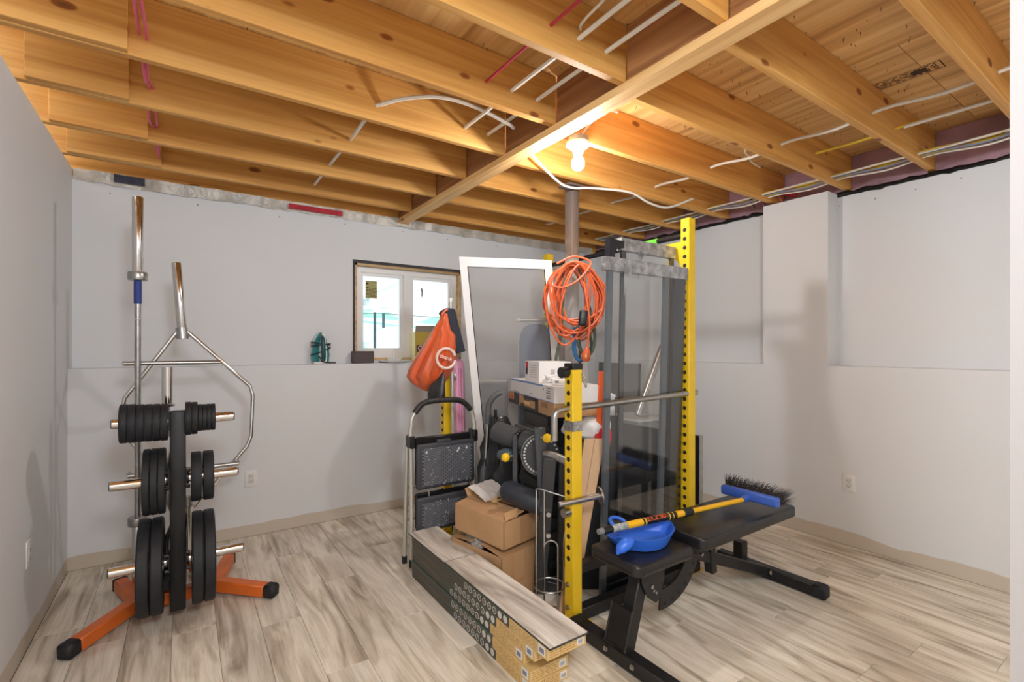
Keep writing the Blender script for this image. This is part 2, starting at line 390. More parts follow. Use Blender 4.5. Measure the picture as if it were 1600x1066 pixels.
for k, y in enumerate(JY[5:]):
    o = obj('joist_splice', M().rbox((-.44+.02*k, y-.0195, (JZ0+JZ1)/2), (.34+.05*(k % 3), .037, .238), .002, 1), JOIST, ce, False)
for a, b_ in zip(JY[1:], JY[2:]+[4.04]):
    obj('blocking', M().rbox((1.565, (a+.038+b_)/2, (JZ0+JZ1)/2), (.038, b_-a-.04, .238), .002, 1), wood('spruce_blocking', (190, 140, 92), (168, 116, 72), (138, 92, 54), 1) if a == JY[1] else bpy.data.materials['spruce_blocking'], ce, False)
obj('strapping', M().rbox((1.575, 1.55, 2.45), (.092, 5.0, .037), .003, 1), STRAPM, ce, False)
nm = M()
for _ in range(900):
    x, y = random.uniform(1.0, 3.9), random.uniform(.1, 3.9)
    if random.random() < .45: y = random.choice(JY)+random.choice((-.02, .06))+random.uniform(-.012, .012)
    dx, dy = random.uniform(-.004, .004), random.uniform(-.004, .004); l = random.uniform(.01, .024)
    nm.add([(x-.0016, y, 2.712), (x+.0016, y-.0012, 2.712), (x+.0016, y+.0016, 2.712), (x+dx, y+dy, 2.712-l)], [(0, 1, 3), (1, 2, 3), (2, 0, 3)])
o = obj('nail_tips', nm, mat('nail_steel', (58, 50, 44), .5, .4), ce, False); o['kind'] = 'stuff'
INK = mat('stamp_ink', (70, 46, 30), .8)
st = M(); sx, sy = 2.955, .75
for a in ((0, .004, 0, .30), (.086, .09, 0, .30), (0, .09, 0, .004), (0, .09, .296, .30)): st.box(sx+a[0], sx+a[1], sy+a[2], sy+a[3], 2.7112, 2.7118)
for r_ in range(5):
    y = .02
    while y < .28: l_ = random.uniform(.008, .03); st.box(sx+.012+.015*r_, sx+.019+.015*r_, sy+y, sy+min(y+l_, .285), 2.7112, 2.7118); y += l_+random.uniform(.006, .02)
st.box(sx+.02, sx+.07, sy+.06, sy+.12, 2.7111, 2.7118)
obj('grade_stamp', st, INK, ce, False)
# ================================================================ window
wn = struct('window_1', M().box(WX0+.02, WX1-.02, 4.11, 4.19, WZ0+.02, WZ0+.075).box(WX0+.02, WX1-.02, 4.11, 4.19, WZ1-.075, WZ1-.02)
            .box(WX0+.02, WX0+.07, 4.11, 4.19, WZ0+.075, WZ1-.075).box(WX1-.07, WX1-.02, 4.11, 4.19, WZ0+.075, WZ1-.075)
            .box(1.615, 1.685, 4.10, 4.19, WZ0+.075, WZ1-.075), WPAINT, 'small white two-pane basement window')
LUM = wood('jamb_wood', (226, 196, 150), (210, 176, 126), (180, 140, 92), 0, knots=False)
for nme, a in (('jamb', (WX0+.004, WX0+.022, WZ0, WZ1-.01)), ('jamb', (WX1-.022, WX1-.004, WZ0, WZ1-.01)), ('head_jamb', (WX0+.004, WX1-.004, WZ1-.03, WZ1-.012)), ('sill_board', (WX0+.004, WX1-.004, WZ0+.002, WZ0+.022))):
    obj(nme, M().box(a[0], a[1], 4.048, 4.20, a[2], a[3]), LUM, wn, False)
obj('foam_gap', M().box(WX0-.014, WX0+.004, 4.046, 4.2, WZ0+.02, WZ1-.0125).box(WX0-.014, WX1, 4.046, 4.2, WZ1-.012, WZ1+.014), mat('dark_gap', (70, 68, 72), .8, var=.3, vs=30), wn, False)
PANE = clear('window_glass', (.97, .98, .98), .02)
for x0, x1 in ((WX0+.065, 1.618), (1.682, WX1-.065)):
    q = M(); sw = .032
    for a in ((x0, x1, WZ0+.072, WZ0+.072+sw), (x0, x1, WZ1-.072-sw, WZ1-.072)): q.box(a[0], a[1], 4.125, 4.16, a[2], a[3])
    for a in ((x0, x0+sw), (x1-sw, x1)): q.box(a[0], a[1], 4.125, 4.16, WZ0+.072+sw, WZ1-.072-sw)
    s_ = obj('sash', q, WPAINT, wn, False)
    obj('pane', M().box(x0+sw-.003, x1-sw+.003, 4.14, 4.145, WZ0+.072+sw-.003, WZ1-.072-sw+.003), PANE, s_, False)
stk = obj('sticker', M().box(1.285, 1.385, 4.1385, 4.1395, 1.775, 1.925), mat('yellowed_label', (176, 168, 108), .6), wn, False)
q = M(); random.seed(3)
q.box(1.285, 1.385, 4.1375, 4.1384, 1.919, 1.925).box(1.29, 1.31, 4.1375, 4.1384, 1.893, 1.91).box(1.292, 1.312, 4.1375, 4.1384, 1.862, 1.869)
for r_ in range(7):
    x = 1.294
    while x < 1.372: wd = random.uniform(.006, .02); q.box(x, x+wd, 4.1375, 4.1384, 1.79+.0115*r_, 1.795+.0115*r_); x += wd+.006
obj('label_print', q, mat('label_ink', (60, 58, 36), .7), wn, False)
q = M().prism([(1.79, 4.138, 1.885), (1.805, 4.138, 1.90), (1.818, 4.138, 1.87), (1.812, 4.138, 1.83), (1.803, 4.138, 1.80), (1.798, 4.138, 1.83), (1.80, 4.138, 1.86)], (0, -.001, 0))
obj('scrap_of_tape', q, mat('grey_scrap', (150, 150, 142), .7), wn, False)
# outside
SNOW = mat('snow', (236, 240, 244), .8, var=.06, vs=2, bump=.3, bs=3)
def snowmat():
    m = bpy.data.materials.new('snow_over_green_tarp'); m.use_nodes = True; nt = m.node_tree; b = nt.nodes['Principled BSDF']; N = nt.nodes.new; L = nt.links.new
    tc = N('ShaderNodeTexCoord'); n = N('ShaderNodeTexNoise'); n.inputs['Scale'].default_value = 1.1; n.inputs['Detail'].default_value = 6; L(tc.outputs['Object'], n.inputs[0])
    r = ramp(N, L, n.outputs[0], [(.45, lin((132, 206, 172))), (.53, lin((224, 234, 236))), (.7, lin((190, 208, 226)))]); L(r.outputs[0], b.inputs['Base Color']); b.inputs['Roughness'].default_value = .8; return m
b = bmesh.new(); bmesh.ops.create_grid(b, x_segments=40, y_segments=30, size=1)
for v in b.verts:
    x, y = v.co.x*8+3, v.co.y*4.5+8.9
    v.co = V((x, y, 1.05+.165*(y-4.4)+.28*math.exp(-((x-2.2)/1.6)**2-((y-6.2)/1.2)**2)+.06*math.sin(x*2.1+y)))
o = struct('ground_outside', M().bm(b), snowmat(), 'snowy mound with a green cover outside the window', True)
fn = thing('wire_fence', (2.2, 8, 1.3), 'thin dark fence posts with a wire line, outside the window', 'fence')
for x, zz in ((2.58, 1.62), (3.6, 1.62), (4.5, 1.62)): obj('fence_post', M().cyl((x, 7.4, zz), (x, 7.4, 1.89), .022, n=6), mat('dark_post', (70, 86, 100), .6), fn)
obj('fence_post', M().cyl((1.65, 5.0, 1.15), (1.65, 5.0, 1.72), .014, n=6), bpy.data.materials['dark_post'], fn)
obj('fence_wire', M().tube([(1.2, 7.4, 1.80), (2.5, 7.4, 1.885), (3.2, 7.4, 1.86), (5.2, 7.4, 1.86)], .006, 4), bpy.data.materials['dark_post'], fn)
hs = thing('neighbour_house', (6.6, 12.2, 1.6), 'pale gabled house faint behind the fence outside', 'house')
q = M().prism([(3.9, 12.2, 1.6), (7.4, 12.2, 1.6), (7.4, 12.2, 2.65), (5.6, 12.2, 3.6), (3.9, 12.2, 2.65)], (0, 1.1, 0)); obj('house_wall', q, mat('pale_siding', (232, 236, 240), .8), hs, False)
obj('house_roof', M().hexa((3.75, 12.1, 2.57), (1.85, 0, 1.03), (0, 1.3, 0), (0, 0, .06)).hexa((7.55, 12.1, 2.57), (-1.95, 0, 1.03), (0, 1.3, 0), (0, 0, .06)), mat('snowy_roof', (205, 214, 226), .8), hs, False)

# ================================================================ power outlets
def outlet(loc, nx, ny, label):
    t = thing('power_outlet', loc, label, 'outlet', None); n_ = V((nx, ny, 0)); s_ = V((-ny, nx, 0)); c = V(loc)
    R = Matrix((s_, n_, UP)).transposed()
    obj('cover_plate', M().rbox(c+n_*.003, (.075, .006, .118), .002, 2, R), WHITE, t)
    obj('receptacle', M().rbox(c+n_*.0065, (.034, .005, .068), .0015, 1, R), mat('outlet_face', (222, 221, 218), .4), t)
    q = M()
    for dz in (.018, -.018):
        for ds in (-.007, .007): q.rbox(c+n_*.009+s_*ds+UP*dz, (.0025, .001, .009), .0003, 1, R)
        q.rbox(c+n_*.009+UP*(dz-.011), (.005, .001, .004), .0003, 1, R)
    obj('slots', q, HOLE, t)
outlet((.39, 3.8995, .412), 0, -1, 'white duplex outlet on the back wall right of the weight rack')
outlet((3.7395, 1.425, .427), -1, 0, 'white duplex outlet on the right wall behind the bench')
outlet((-.5845, 3.012, .425), 1, 0, 'white duplex outlet on the left wall behind the orange rack foot')
# ================================================================ light bulb
t = thing('ceiling_light', (1.735, 1.93, 2.468), 'lit bare bulb in a white ceiling lampholder beside the strapping', 'light')
obj('junction_box', M().lathe([(.001, 0), (.052, 0), (.052, -.03), (.001, -.03)], (1.735, 1.93, 2.470), n=16), mat('box_grey', (150, 150, 150), .5, .3), t)
obj('lampholder', M().lathe([(.001, 0), (.062, 0), (.064, -.012), (.05, -.024), (.032, -.03), (.024, -.062), (.001, -.062)], (1.735, 1.93, 2.440), n=24), WHITE, t)
obj('bulb', M().lathe([(.014, 0), (.018, -.010), (.030, -.028), (.035, -.048), (.031, -.068), (.018, -.081), (.001, -.085)], (1.735, 1.93, 2.379), n=24), emit('bulb_glow', (1, .98, .97), BULB), t)
# ================================================================ weight tree, plates, bars
TX, TY = -.030, 2.92
t = thing('weight_tree', (TX, TY, 0), 'black-mast weight plate rack with orange splayed feet in the left corner', 'plate rack')
obj('mast', M().rbox((TX+.001, TY-.005, .545), (.066, .075, .98), .006, 2), BLACKM, t)
for s_ in (-1, 1):
    q = M(); tip = V((-.43, 2.80, .035)) if s_ < 0 else V((.40, 2.875, .035)); elbow = V((TX-.165, 3.10, .055)) if s_ < 0 else V((TX+.165, 3.10, .055))
    back = V((TX-.265, 3.40, .05)) if s_ < 0 else V((TX+.255, 3.43, .05)); hub = V((TX, 3.02, .075))
    d = (elbow-tip).normalized()
    q.bar(tip+d*.05, elbow+d*.03, .06, .062, r=.005).bar(elbow-(back-elbow).normalized()*.04, back, .06, .062, r=.005).bar(hub, elbow, .058, .062, r=.005)
    l_ = obj('leg', q, ORANGE, t)
    obj('foot_cap', M().bar(tip-d*.012, tip+d*.055, .068, .069, r=.012), RUBBER, l_)
    db = (back-elbow).normalized(); obj('end_cap', M().bar(back-db*.012, back+db*.012, .066, .068, r=.006), RUBBER, l_)
    q = M()
    for f in (.35, .7):
        c = elbow+(back-elbow)*f+V((0, -.034, .01)); q.cyl(c, c+V((0, -.008, 0)), .011, n=6)
    obj('bolt', q, BLACK, l_)
PEG = {0: (.99, -.285, .212), 1: (.698, -.292, .230), 2: (.293, -.297, .255)}
for k, (z, xa, xb) in PEG.items():
    for s_, xe in ((-1, xa), (1, xb)):
        p = obj('peg', M().lathe([(.001, 0), (.022, 0), (.0245, -.003), (.0245, -abs(xe-TX)+.035), (.001, -abs(xe-TX)+.035)], (xe, TY, z), (s_, 0, 0), 20), CHROME, t)
        obj('end_plug', M().disc(.0205, .004, (xe+s_*.001, TY, z), (s_, 0, 0), n=16), BLACK, p)
        q = M().disc(.033, .012, (TX+s_*.04, TY, z), (1, 0, 0), n=16).disc(.036, .014, (TX+s_*.062, TY, z), (1, 0, 0), n=16).box(TX+s_*.034-.004, TX+s_*.034+.004, TY-.038, TY+.03, z-.045, z+.045)
        for dz in (-.038, .038): q.cyl((TX+s_*.034, TY-.03, z+dz), (TX+s_*.052, TY-.03, z+dz), .009, n=6)
        obj('peg_flange', q, BLACK, t)
obj('bar_holder', M().lathe([(.034, 0), (.034, .12), (.027, .12), (.027, 0), (.034, 0)], (TX-.045, 3.13, .10), n=18).box(TX-.06, TX-.03, 2.95, 3.10, .14, .19), BLACK, t)
def plate(x, z, R, th, label, grp=None, rz=0):
    loc = (x, TY, z); t_ = thing('weight_plate', loc, label, 'weight plate', grp)
    h = th/2; pr = [(.0255, -h*.7), (R*.30, -h*.75), (R*.34, -h*.45), (R*.80, -h*.45), (R*.85, -h*.9), (R*.97, -h), (R, -h*.75), (R, h*.75), (R*.97, h), (R*.85, h*.9), (R*.80, h*.45), (R*.34, h*.45), (R*.30, h*.75), (.0255, h*.7), (.0255, -h*.7)]
    obj('disc', M().lathe(pr, loc, (1, 0, 0), 48), RUBBER, t_)
    obj('hub_ring', M().lathe([(.0253, -h), (.036, -h), (.036, h), (.0253, h), (.0253, -h)], loc, (1, 0, 0), 20), STEEL, t_)
    return t_
nth = ['outermost', 'second from the outside', 'third from the outside', 'fourth from the outside', 'second from the mast', 'nearest the mast']
x = -.255
for i in range(6):
    plate(x+.0155, .988-.001*i, .092 if i < 2 else .090, .030, f'small black plate on top left peg, {nth[i]}'); x += .0312
for i, (x, R, th, w_) in enumerate([(.027, .083, .026, 'nearest the mast'), (.0535, .081, .026, 'second from the mast'), (.0765, .068, .018, 'third from the mast'), (.0955, .067, .018, 'third from the outside'), (.1145, .0675, .018, 'second from the outside'), (.1335, .068, .018, 'outermost')]):
    plate(x-.014, .993, R, th, f'small black plate on top right peg, {w_}')
for i, (x, w_) in enumerate([(-.152, 'outermost of three'), (-.122, 'middle of three'), (-.0925, 'nearest the mast')]): plate(x, .698, .158, .0295, f'medium black plate on middle left peg, {w_}')
for x, w_ in ((.047, 'nearer the mast'), (.098, 'outer one')): plate(x, .698, .123, .045, f'medium thick black plate on middle right peg, {w_}')
for x, w_ in ((-.161, 'outer one'), (-.110, 'nearer the mast')): plate(x, .288, .225, .048, f'large black plate on bottom left peg, {w_}')
for x, w_ in ((.052, 'nearer the mast'), (.101, 'outer one')): plate(x, .292, .222, .047, f'large black plate on bottom right peg, {w_}')
# olympic barbell upright in the corner
bx, by = -.212, 3.30
t = thing('barbell', (bx, by, 0), 'long chrome barbell standing upright behind the plate rack, blue tape', 'barbell')
obj('shaft', M().cyl((bx, by, .40), (bx, by, 1.76), .0145, n=16), STEEL, t)
for z0, z1, c in ((.0, .40, .41), (1.745, 2.165, 1.735)):
    obj('sleeve', M().lathe([(.001, z0), (.024, z0), (.0255, z0+.003), (.0255, z1-.003), (.024, z1), (.001, z1)], (bx, by, 0), n=24), CHROME, t)
    obj('collar', M().lathe([(.0145, c-.022), (.042, c-.022), (.044, c-.018), (.044, c+.018), (.042, c+.022), (.0145, c+.022)], (bx, by, 0), n=24), STEEL, t)
obj('tape_wrap', M().lathe([(.0147, 1.585), (.0178, 1.588), (.0178, 1.71), (.0147, 1.713)], (bx, by, 0), n=18), mat('blue_tape_wrap', (48, 66, 140), .6), t)
obj('ring_mark', M().lathe([(.0146, 1.50), (.0162, 1.502), (.0162, 1.508), (.0146, 1.51)], (bx, by, 0), n=18), CHROME, t)
# trap bar
hx, hy = -.012, 3.42
def hp(x, z): return V((x, hy+.10*(1.45-z)*-.6, z))
t = thing('trap_bar', (hx, hy, 0), 'chrome hexagonal trap bar standing on end behind the plate rack', 'barbell')
fr = [hp(-.04, 1.44), hp(-.275, 1.07), hp(-.285, 1.0), hp(-.265, .86), hp(-.04, .50)]
fl_ = [hp(.015, 1.44), hp(.335, 1.11), hp(.350, 1.05), hp(.338, .80), hp(.315, .74), hp(.045, .42)]
obj('frame', M().tube(fr, .0125, 10), CHROME, t); obj('frame', M().tube(fl_, .0125, 10), CHROME, t)
a, b_ = hp(-.012, 1.42), hp(-.042, 1.845); obj('sleeve', M().tube([a, a+(b_-a)*.01, b_-(b_-a)*.01, b_], [.023, .0255, .0255, .0235], 22), CHROME, t)
a, b_ = hp(.004, .48), hp(.014, .0); b_.z = 0; obj('sleeve', M().tube([a, b_], .0255, 22), CHROME, t)
for z, xa, xb in ((1.262, -.275, .172), (.655, -.255, .265)):
    pa, pb = hp(xa, z), hp(xb, z); o_ = V((0, -.06, 0))
    obj('handle', M().tube([pa, pa+o_*.2, pa+o_, pb+o_, pb+o_*.2, pb], .0125, 10).tube([hp(xa+.13 if z > 1 else xa+.1, z), hp(xa+.13 if z > 1 else xa+.1, z)+o_], .010, 8), STEEL, t)
obj('hub', M().tube([hp(-.012, 1.40), hp(-.016, 1.465)], .031, 20), STEEL, t); obj('hub', M().tube([hp(.004, .49), hp(.006, .43)], .031, 20), STEEL, t)
# curl bar
cx, cy = -.078, 3.13
t = thing('curl_bar', (cx, cy, 0), 'short chrome curl bar upright just behind the black mast', 'barbell')
obj('sleeve', M().lathe([(.001, 1.05), (.0245, 1.05), (.0245, 1.247), (.001, 1.25)], (cx, cy, 0), n=22), CHROME, t)
obj('sleeve', M().lathe([(.001, .005), (.0245, .005), (.0245, .20), (.001, .20)], (cx, cy, 0), n=22), CHROME, t)
obj('collar', M().disc(.036, .012, (cx, cy, 1.045), (0, 0, 1), n=20), CHROME, t)
obj('shaft', M().tube(bez([(cx, cy, .2), (cx, cy, .34), (cx+.03, cy, .44), (cx+.004, cy, .55), (cx+.02, cy, .63), (cx+.004, cy, .72), (cx+.03, cy, .84), (cx, cy, .94), (cx, cy, 1.05)], 5), .0132, 10), STEEL, t)

# ================================================================ power rack
t = thing('power_rack', (2.04, 2.47, 0), 'yellow power rack with two tall and two short uprights, mid room', 'power rack')
def upright(cx, cy, h, holes, label=None):
    p = obj('upright', M().rbox((cx, cy, h/2+.008), (.062, .062, h-.016), .004, 1), YELLOW, t)
    q = M(); n_ = M()
    z = .325 if h < 1.5 else .13
    while z < h-.05:
        if not (h < 1.5 and .935 < z < 1.0):
            for s_ in (-1, 1): q.disc(.0125, .0016, (cx+s_*.0313, cy, z), (s_, 0, 0), n=12)
        for s_ in (-1, 1): n_.disc(.002, .001, (cx+s_*.0313, cy, z+.027), (s_, 0, 0), n=6)
        z += .0535
    obj('hole_row', q, HOLE, p); obj('number_marks', n_, mat('red_print', (190, 70, 40), .6), p)
    obj('foot_plate', M().rbox((cx+.01, cy, .004), (.15, .10, .008), .002, 1), YELLOW, p)
    b_ = M()
    for z in (.09, .20): b_.cyl((cx-.031, cy, z), (cx-.041, cy, z), .011, n=6).cyl((cx-.041, cy, z), (cx-.047, cy, z), .006, n=8)
    obj('bolt', b_, STEEL, p); return p
AX, AY, BX, CY_ = 1.571, 1.781, 2.515, 3.165
for (cx, cy, h) in ((AX, AY, 1.245), (BX, 1.813, 2.127), (AX, CY_, 1.20), (BX, CY_, 2.127)):
    p = upright(cx, cy, h, 0)
    if h < 1.5: obj('top_cap', M().rbox((cx, cy, h+.012), (.066, .066, .032), .003, 1), BLACK, p)
    else:
        q = M()
        for z in (2.055, 1.93): q.cyl((cx+.03, cy-.012, z), (cx+.045, cy-.012, z), .009, n=6)
        obj('bolt', q, STEEL, p)
obj('gusset', M().prism([(BX-.031, 1.84, 1.99), (BX-.031, 1.84, 1.84), (BX-.031, 1.96, 1.99)], (.012, 0, 0)), YELLOW, t, False)
for y in (1.76, CY_):
    obj('base_rail', M().bar((AX-.02, y+.03, .035), (BX+.05, y+.03, .035), .06, .06, r=.004), BLACKM, t)
    obj('side_rail', M().bar((AX+.031, y+.03, .262), (BX-.031, y+.03, .262), .05, .05, r=.004), BLACKM, t)
obj('rear_rail', M().bar((BX+.02, 1.80, .035), (BX+.02, CY_, .035), .06, .06, r=.004), BLACKM, t)
pb = obj('pull_up_bar', M().cyl((BX-.005, 1.84, 2.03), (BX-.005, CY_-.03, 2.03), .017, n=14), BLACKM, t)
obj('green_grip', M().cyl((BX-.005, 2.03, 2.03), (BX-.005, 2.30, 2.03), .0195, n=14), mat('lime_green', (110, 214, 66), .5), pb)
obj('spotter_pipe', M().tube(bez([(1.455, 1.787, .905), (1.456, 1.787, .98), (1.458, 1.787, 1.02), (1.475, 1.787, 1.045), (1.51, 1.785, 1.053), (1.56, 1.783, 1.053)], 5)+[V((2.5, 1.80, 1.075)), V((2.58, 1.80, 1.077))], .0165, 12), STEEL, t)
obj('collar_band', M().box(AX-.0335, AX+.0335, AY-.0335, AY+.0335, .945, .993), mat('galvanised', (176, 178, 180), .4, .9, var=.35, vs=60), t)
pg = obj('storage_peg', M().cyl((1.475, 1.775, .60), (1.672, 1.70, .628), .0145, n=14), STEEL, t)
obj('flange', M().disc(.043, .008, (1.672, 1.70, .628), (.93, -.36, .13), n=26), STEEL, pg); obj('stub', M().cyl((1.502, 1.776, .552), (1.54, 1.776, .552), .021, n=14), STEEL, pg)
obj('safety_strap_roller', M().cyl((1.50, AY+.01, 1.228), (1.56, AY+.01, 1.232), .027, n=18), BLACK, t)
for (x, y, z) in ((1.604, 1.775, 1.195), (1.60, CY_-.03, 1.15)):
    obj('lock_clip', M().tube(bez([(x, y-.02, z+.03), (x+.012, y-.035, z-.005), (x+.018, y-.03, z-.04), (x+.004, y-.03, z-.02), (x-.008, y-.03, z+.03)], 4), .0035, 6), STEEL, t)

# ================================================================ weight bench
t = thing('weight_bench', (2.1, 1.45, 0), 'black adjustable weight bench in front of the yellow rack', 'bench')
def pad(name, x0, x1, y0, y1, z0, z1, taper=0):
    b = bmesh.new(); bmesh.ops.create_cube(b, size=1)
    for v in b.verts:
        yy = v.co.y*(y1-y0)*(1-(taper if v.co.x < 0 else 0)); v.co = V((v.co.x*(x1-x0), yy, v.co.z*(z1-z0)))
    vert = [e for e in b.edges if abs(e.verts[0].co.z-e.verts[1].co.z) > .01]
    bmesh.ops.bevel(b, geom=vert, offset=.035, segments=5, profile=.5, affect='EDGES')
    ed = [e for e in b.edges if abs(e.verts[0].co.z-e.verts[1].co.z) < .001 and len(e.link_faces) == 2 and abs(e.link_faces[0].normal.dot(e.link_faces[1].normal)) < .4]
    bmesh.ops.bevel(b, geom=ed, offset=.011, segments=3, profile=.5, affect='EDGES')
    b.transform(Matrix.Translation(V(((x0+x1)/2, (y0+y1)/2, (z0+z1)/2)))); return obj(name, M().bm(b), VINYL, t)
pad('seat', 1.515, 1.895, 1.325, 1.615, .405, .455)
pad('backrest', 1.93, 2.775, 1.305, 1.635, .425, .482)
obj('seam', M().tube([(1.55, 1.325, .422), (1.86, 1.325, .422)], .003, 5).tube([(1.515, 1.36, .422), (1.515, 1.58, .422)], .003, 5), BLACK, t)
obj('front_crossbar', M().bar((1.545, 1.10, .038), (1.545, 1.70, .038), .062, .062, r=.005), BLACKM, t)
for y in (1.085, 1.715): obj('foot_cap', M().rbox((1.545, y, .036), (.074, .05, .072), .01, 2), RUBBER, t)
q = M()
for y in (1.50, 1.35): q.cyl((1.512, y, .045), (1.505, y, .045), .012, n=6).cyl((1.505, y, .045), (1.499, y, .045), .007, n=8)
obj('bolt', q, STEEL, t)
obj('front_leg', M().bar((1.548, 1.43, .06), (1.655, 1.43, .40), .062, .062, up=(1, 0, 0), r=.005), BLACKM, t)
q = M().hexa((1.500, 1.375, .10), (.045, 0, .15), (0, .11, 0), (-.010, 0, .003)); obj('foot_plate', q, BLACKM, t, False)
obj('foot_rim', M().tube([(1.49, 1.375, .10), (1.536, 1.375, .252), (1.536, 1.485, .252), (1.49, 1.485, .10)], .006, 6, True), BLACK, t)
obj('leg_bracket', M().prism([(1.60, 1.392, .41), (1.76, 1.392, .41), (1.755, 1.392, .33), (1.725, 1.392, .25), (1.70, 1.392, .235), (1.65, 1.392, .27), (1.61, 1.392, .34)], (0, -.006, 0)), BLACKM, t, False)
q = M().cyl((1.668, 1.386, .315), (1.668, 1.378, .315), .009, n=8).cyl((1.70, 1.386, .28), (1.70, 1.383, .28), .006, n=8).cyl((1.685, 1.386, .292), (1.685, 1.383, .292), .006, n=8); obj('bolt', q, STEEL, t)
# curved adjustment plate, an arc with a row of holes
c0 = V((1.80, 1.43, .43)); ro, ri = .268, .175; arc_o = []; arc_i = []
for k in range(17):
    a = math.radians(-97+k*(97+8)/16)
    arc_o.append((c0.x+ro*math.cos(a), 1.43, c0.z+ro*math.sin(a))); arc_i.append((c0.x+ri*math.cos(a), 1.43, c0.z+ri*math.sin(a)))
q = M(); 
for k in range(16): q.hexa(arc_i[k], V(arc_o[k])-V(arc_i[k]), V((0, -.008, 0)), (0, 0, .0001)) if False else q.prism([arc_i[k], arc_o[k], arc_o[k+1], arc_i[k+1]], (0, -.008, 0))
ap = obj('adjust_plate', q, BLACKM, t, False)
q = M()
for k in range(8):
    a = math.radians(-88+k*12); p = V((c0.x+(ro-.022)*math.cos(a), 1.4215, c0.z+(ro-.022)*math.sin(a))); q.disc(.0085, .002, p, (0, 1, 0), n=10)
obj('hole_row', q, HOLE, ap)
q = M()
for z in (.375, .345, .41): q.cyl((2.075, 1.424, z), (2.075, 1.412, z), .008, n=8)
obj('bolt', q, STEEL, ap)
obj('seat_hinge', M().bar((1.70, 1.47, .39), (2.05, 1.47, .39), .05, .04, r=.004), BLACKM, t)
obj('main_beam', M().bar((1.90, 1.47, .405), (2.815, 1.50, .04), .055, .055, r=.004), BLACKM, t)
obj('back_brace', M().bar((2.20, 1.47, .42), (2.23, 1.47, .20), .05, .04, r=.004), BLACKM, t)
obj('rear_crossbar', M().bar((2.815, 1.80, .036), (2.835, 1.235, .036), .06, .062, r=.005), BLACKM, t)
obj('foot_cap', M().bar((2.834, 1.25, .037), (2.838, 1.18, .037), .07, .07, r=.01), RUBBER, t)
obj('wheel_post', M().bar((2.82, 1.66, .06), (2.82, 1.66, .165), .06, .06, r=.004), BLACKM, t)
obj('bolt', M().cyl((2.80, 1.465, .05), (2.795, 1.458, .05), .012, n=8), STEEL, t)

# broom
t = thing('push_broom', (2.0, 1.5, .53), 'push broom with yellow handle lying along the black bench', 'broom')
h0, h1 = V((1.505, 1.520, .548)), V((2.50, 1.435, .535)); dd = (h1-h0)
def hh(f): return h0+dd*f
obj('handle', M().cyl(hh(.12), hh(.53), .0165, n=16).cyl(hh(.5), hh(.97), .0125, n=14), mat('broom_yellow', (240, 184, 22), .35), t)
obj('grip', M().tube([hh(0), hh(.01), hh(.04), hh(.13), hh(.14)], [.013, .018, .016, .018, .0172], 14), BLACK, t)
obj('grip_sleeve', M().tube([hh(.055)+V((0, -.004, .002)), hh(.135)+V((0, -.004, .002))], [.0155, .0172], 12), mat('worn_grip_paint', (170, 178, 178), .5, var=.5, vs=60), t)
obj('hang_cap', M().tube([hh(-.02), hh(.012)], [.012, .0165], 10), mat('clear_grey', (120, 124, 126), .2), t)
lab = obj('label_sleeve', M().cyl(hh(.235), hh(.452), .0172, n=18), mat('label_black', (26, 22, 18), .35), t)
obj('label_band', M().cyl(hh(.245), hh(.255), .0175, n=18).cyl(hh(.40), hh(.408), .0175, n=18).cyl(hh(.425), hh(.43), .0175, n=18), mat('label_gold', (206, 170, 60), .4), lab)
obj('lock_collar', M().tube([hh(.505), hh(.51), hh(.54), hh(.565), hh(.57)], [.017, .0215, .022, .0205, .0135], 10), RUBBER, t)
def text(body, size, org, xdir, nrm, m, parent, name='lettering', wrap=None, wfit=None):
    cu = bpy.data.curves.new(name, 'FONT'); cu.body = body; cu.size = size; cu.align_x = 'CENTER'; cu.align_y = 'CENTER'; cu.extrude = .0004; cu.offset = size*.012
    o = bpy.data.objects.new(name, cu); COL.objects.link(o)
    dg = bpy.context.evaluated_depsgraph_get(); me = bpy.data.meshes.new_from_object(o.evaluated_get(dg)); bpy.data.objects.remove(o)
    X = V(xdir).normalized(); Nn = V(nrm).normalized(); Yv = Nn.cross(X); R = Matrix((X, Yv, Nn)).transposed()
    xs_ = [v.co.x for v in me.vertices]; f = (wfit/(max(xs_)-min(xs_))) if wfit else 1
    base = LOC[parent.name]
    for v in me.vertices:
        c = V((v.co.x*f, v.co.y, v.co.z))
        if wrap:
            a = c.y/wrap; c = V((c.x, wrap*math.sin(a), wrap*(math.cos(a)-1)+c.z))
        v.co = V(org)+R @ c-base
    me.materials.clear(); me.materials.append(m); o = bpy.data.objects.new(name, me); COL.objects.link(o); o.parent = parent; LOC[o.name] = base; return o
vn = V((-.28, -.62, .73)); vn = (vn-dd.normalized()*vn.dot(dd.normalized())).normalized()
text('SIMLETRON', .030, hh(.33)+vn*.0174, dd, vn, mat('label_orange', (238, 96, 36), .5), lab, wrap=.0174, wfit=.135)
hd = obj('head', M().rbox((2.515, 1.430, .552), (.042, .315, .052), .012, 3), mat('broom_blue', (62, 98, 186), .4), t)
obj('socket', M().cyl((2.46, 1.436, .538), (2.505, 1.432, .545), .019, .022, n=14), mat('broom_blue', (62, 98, 186), .4), hd)
br = M(); random.seed(11)
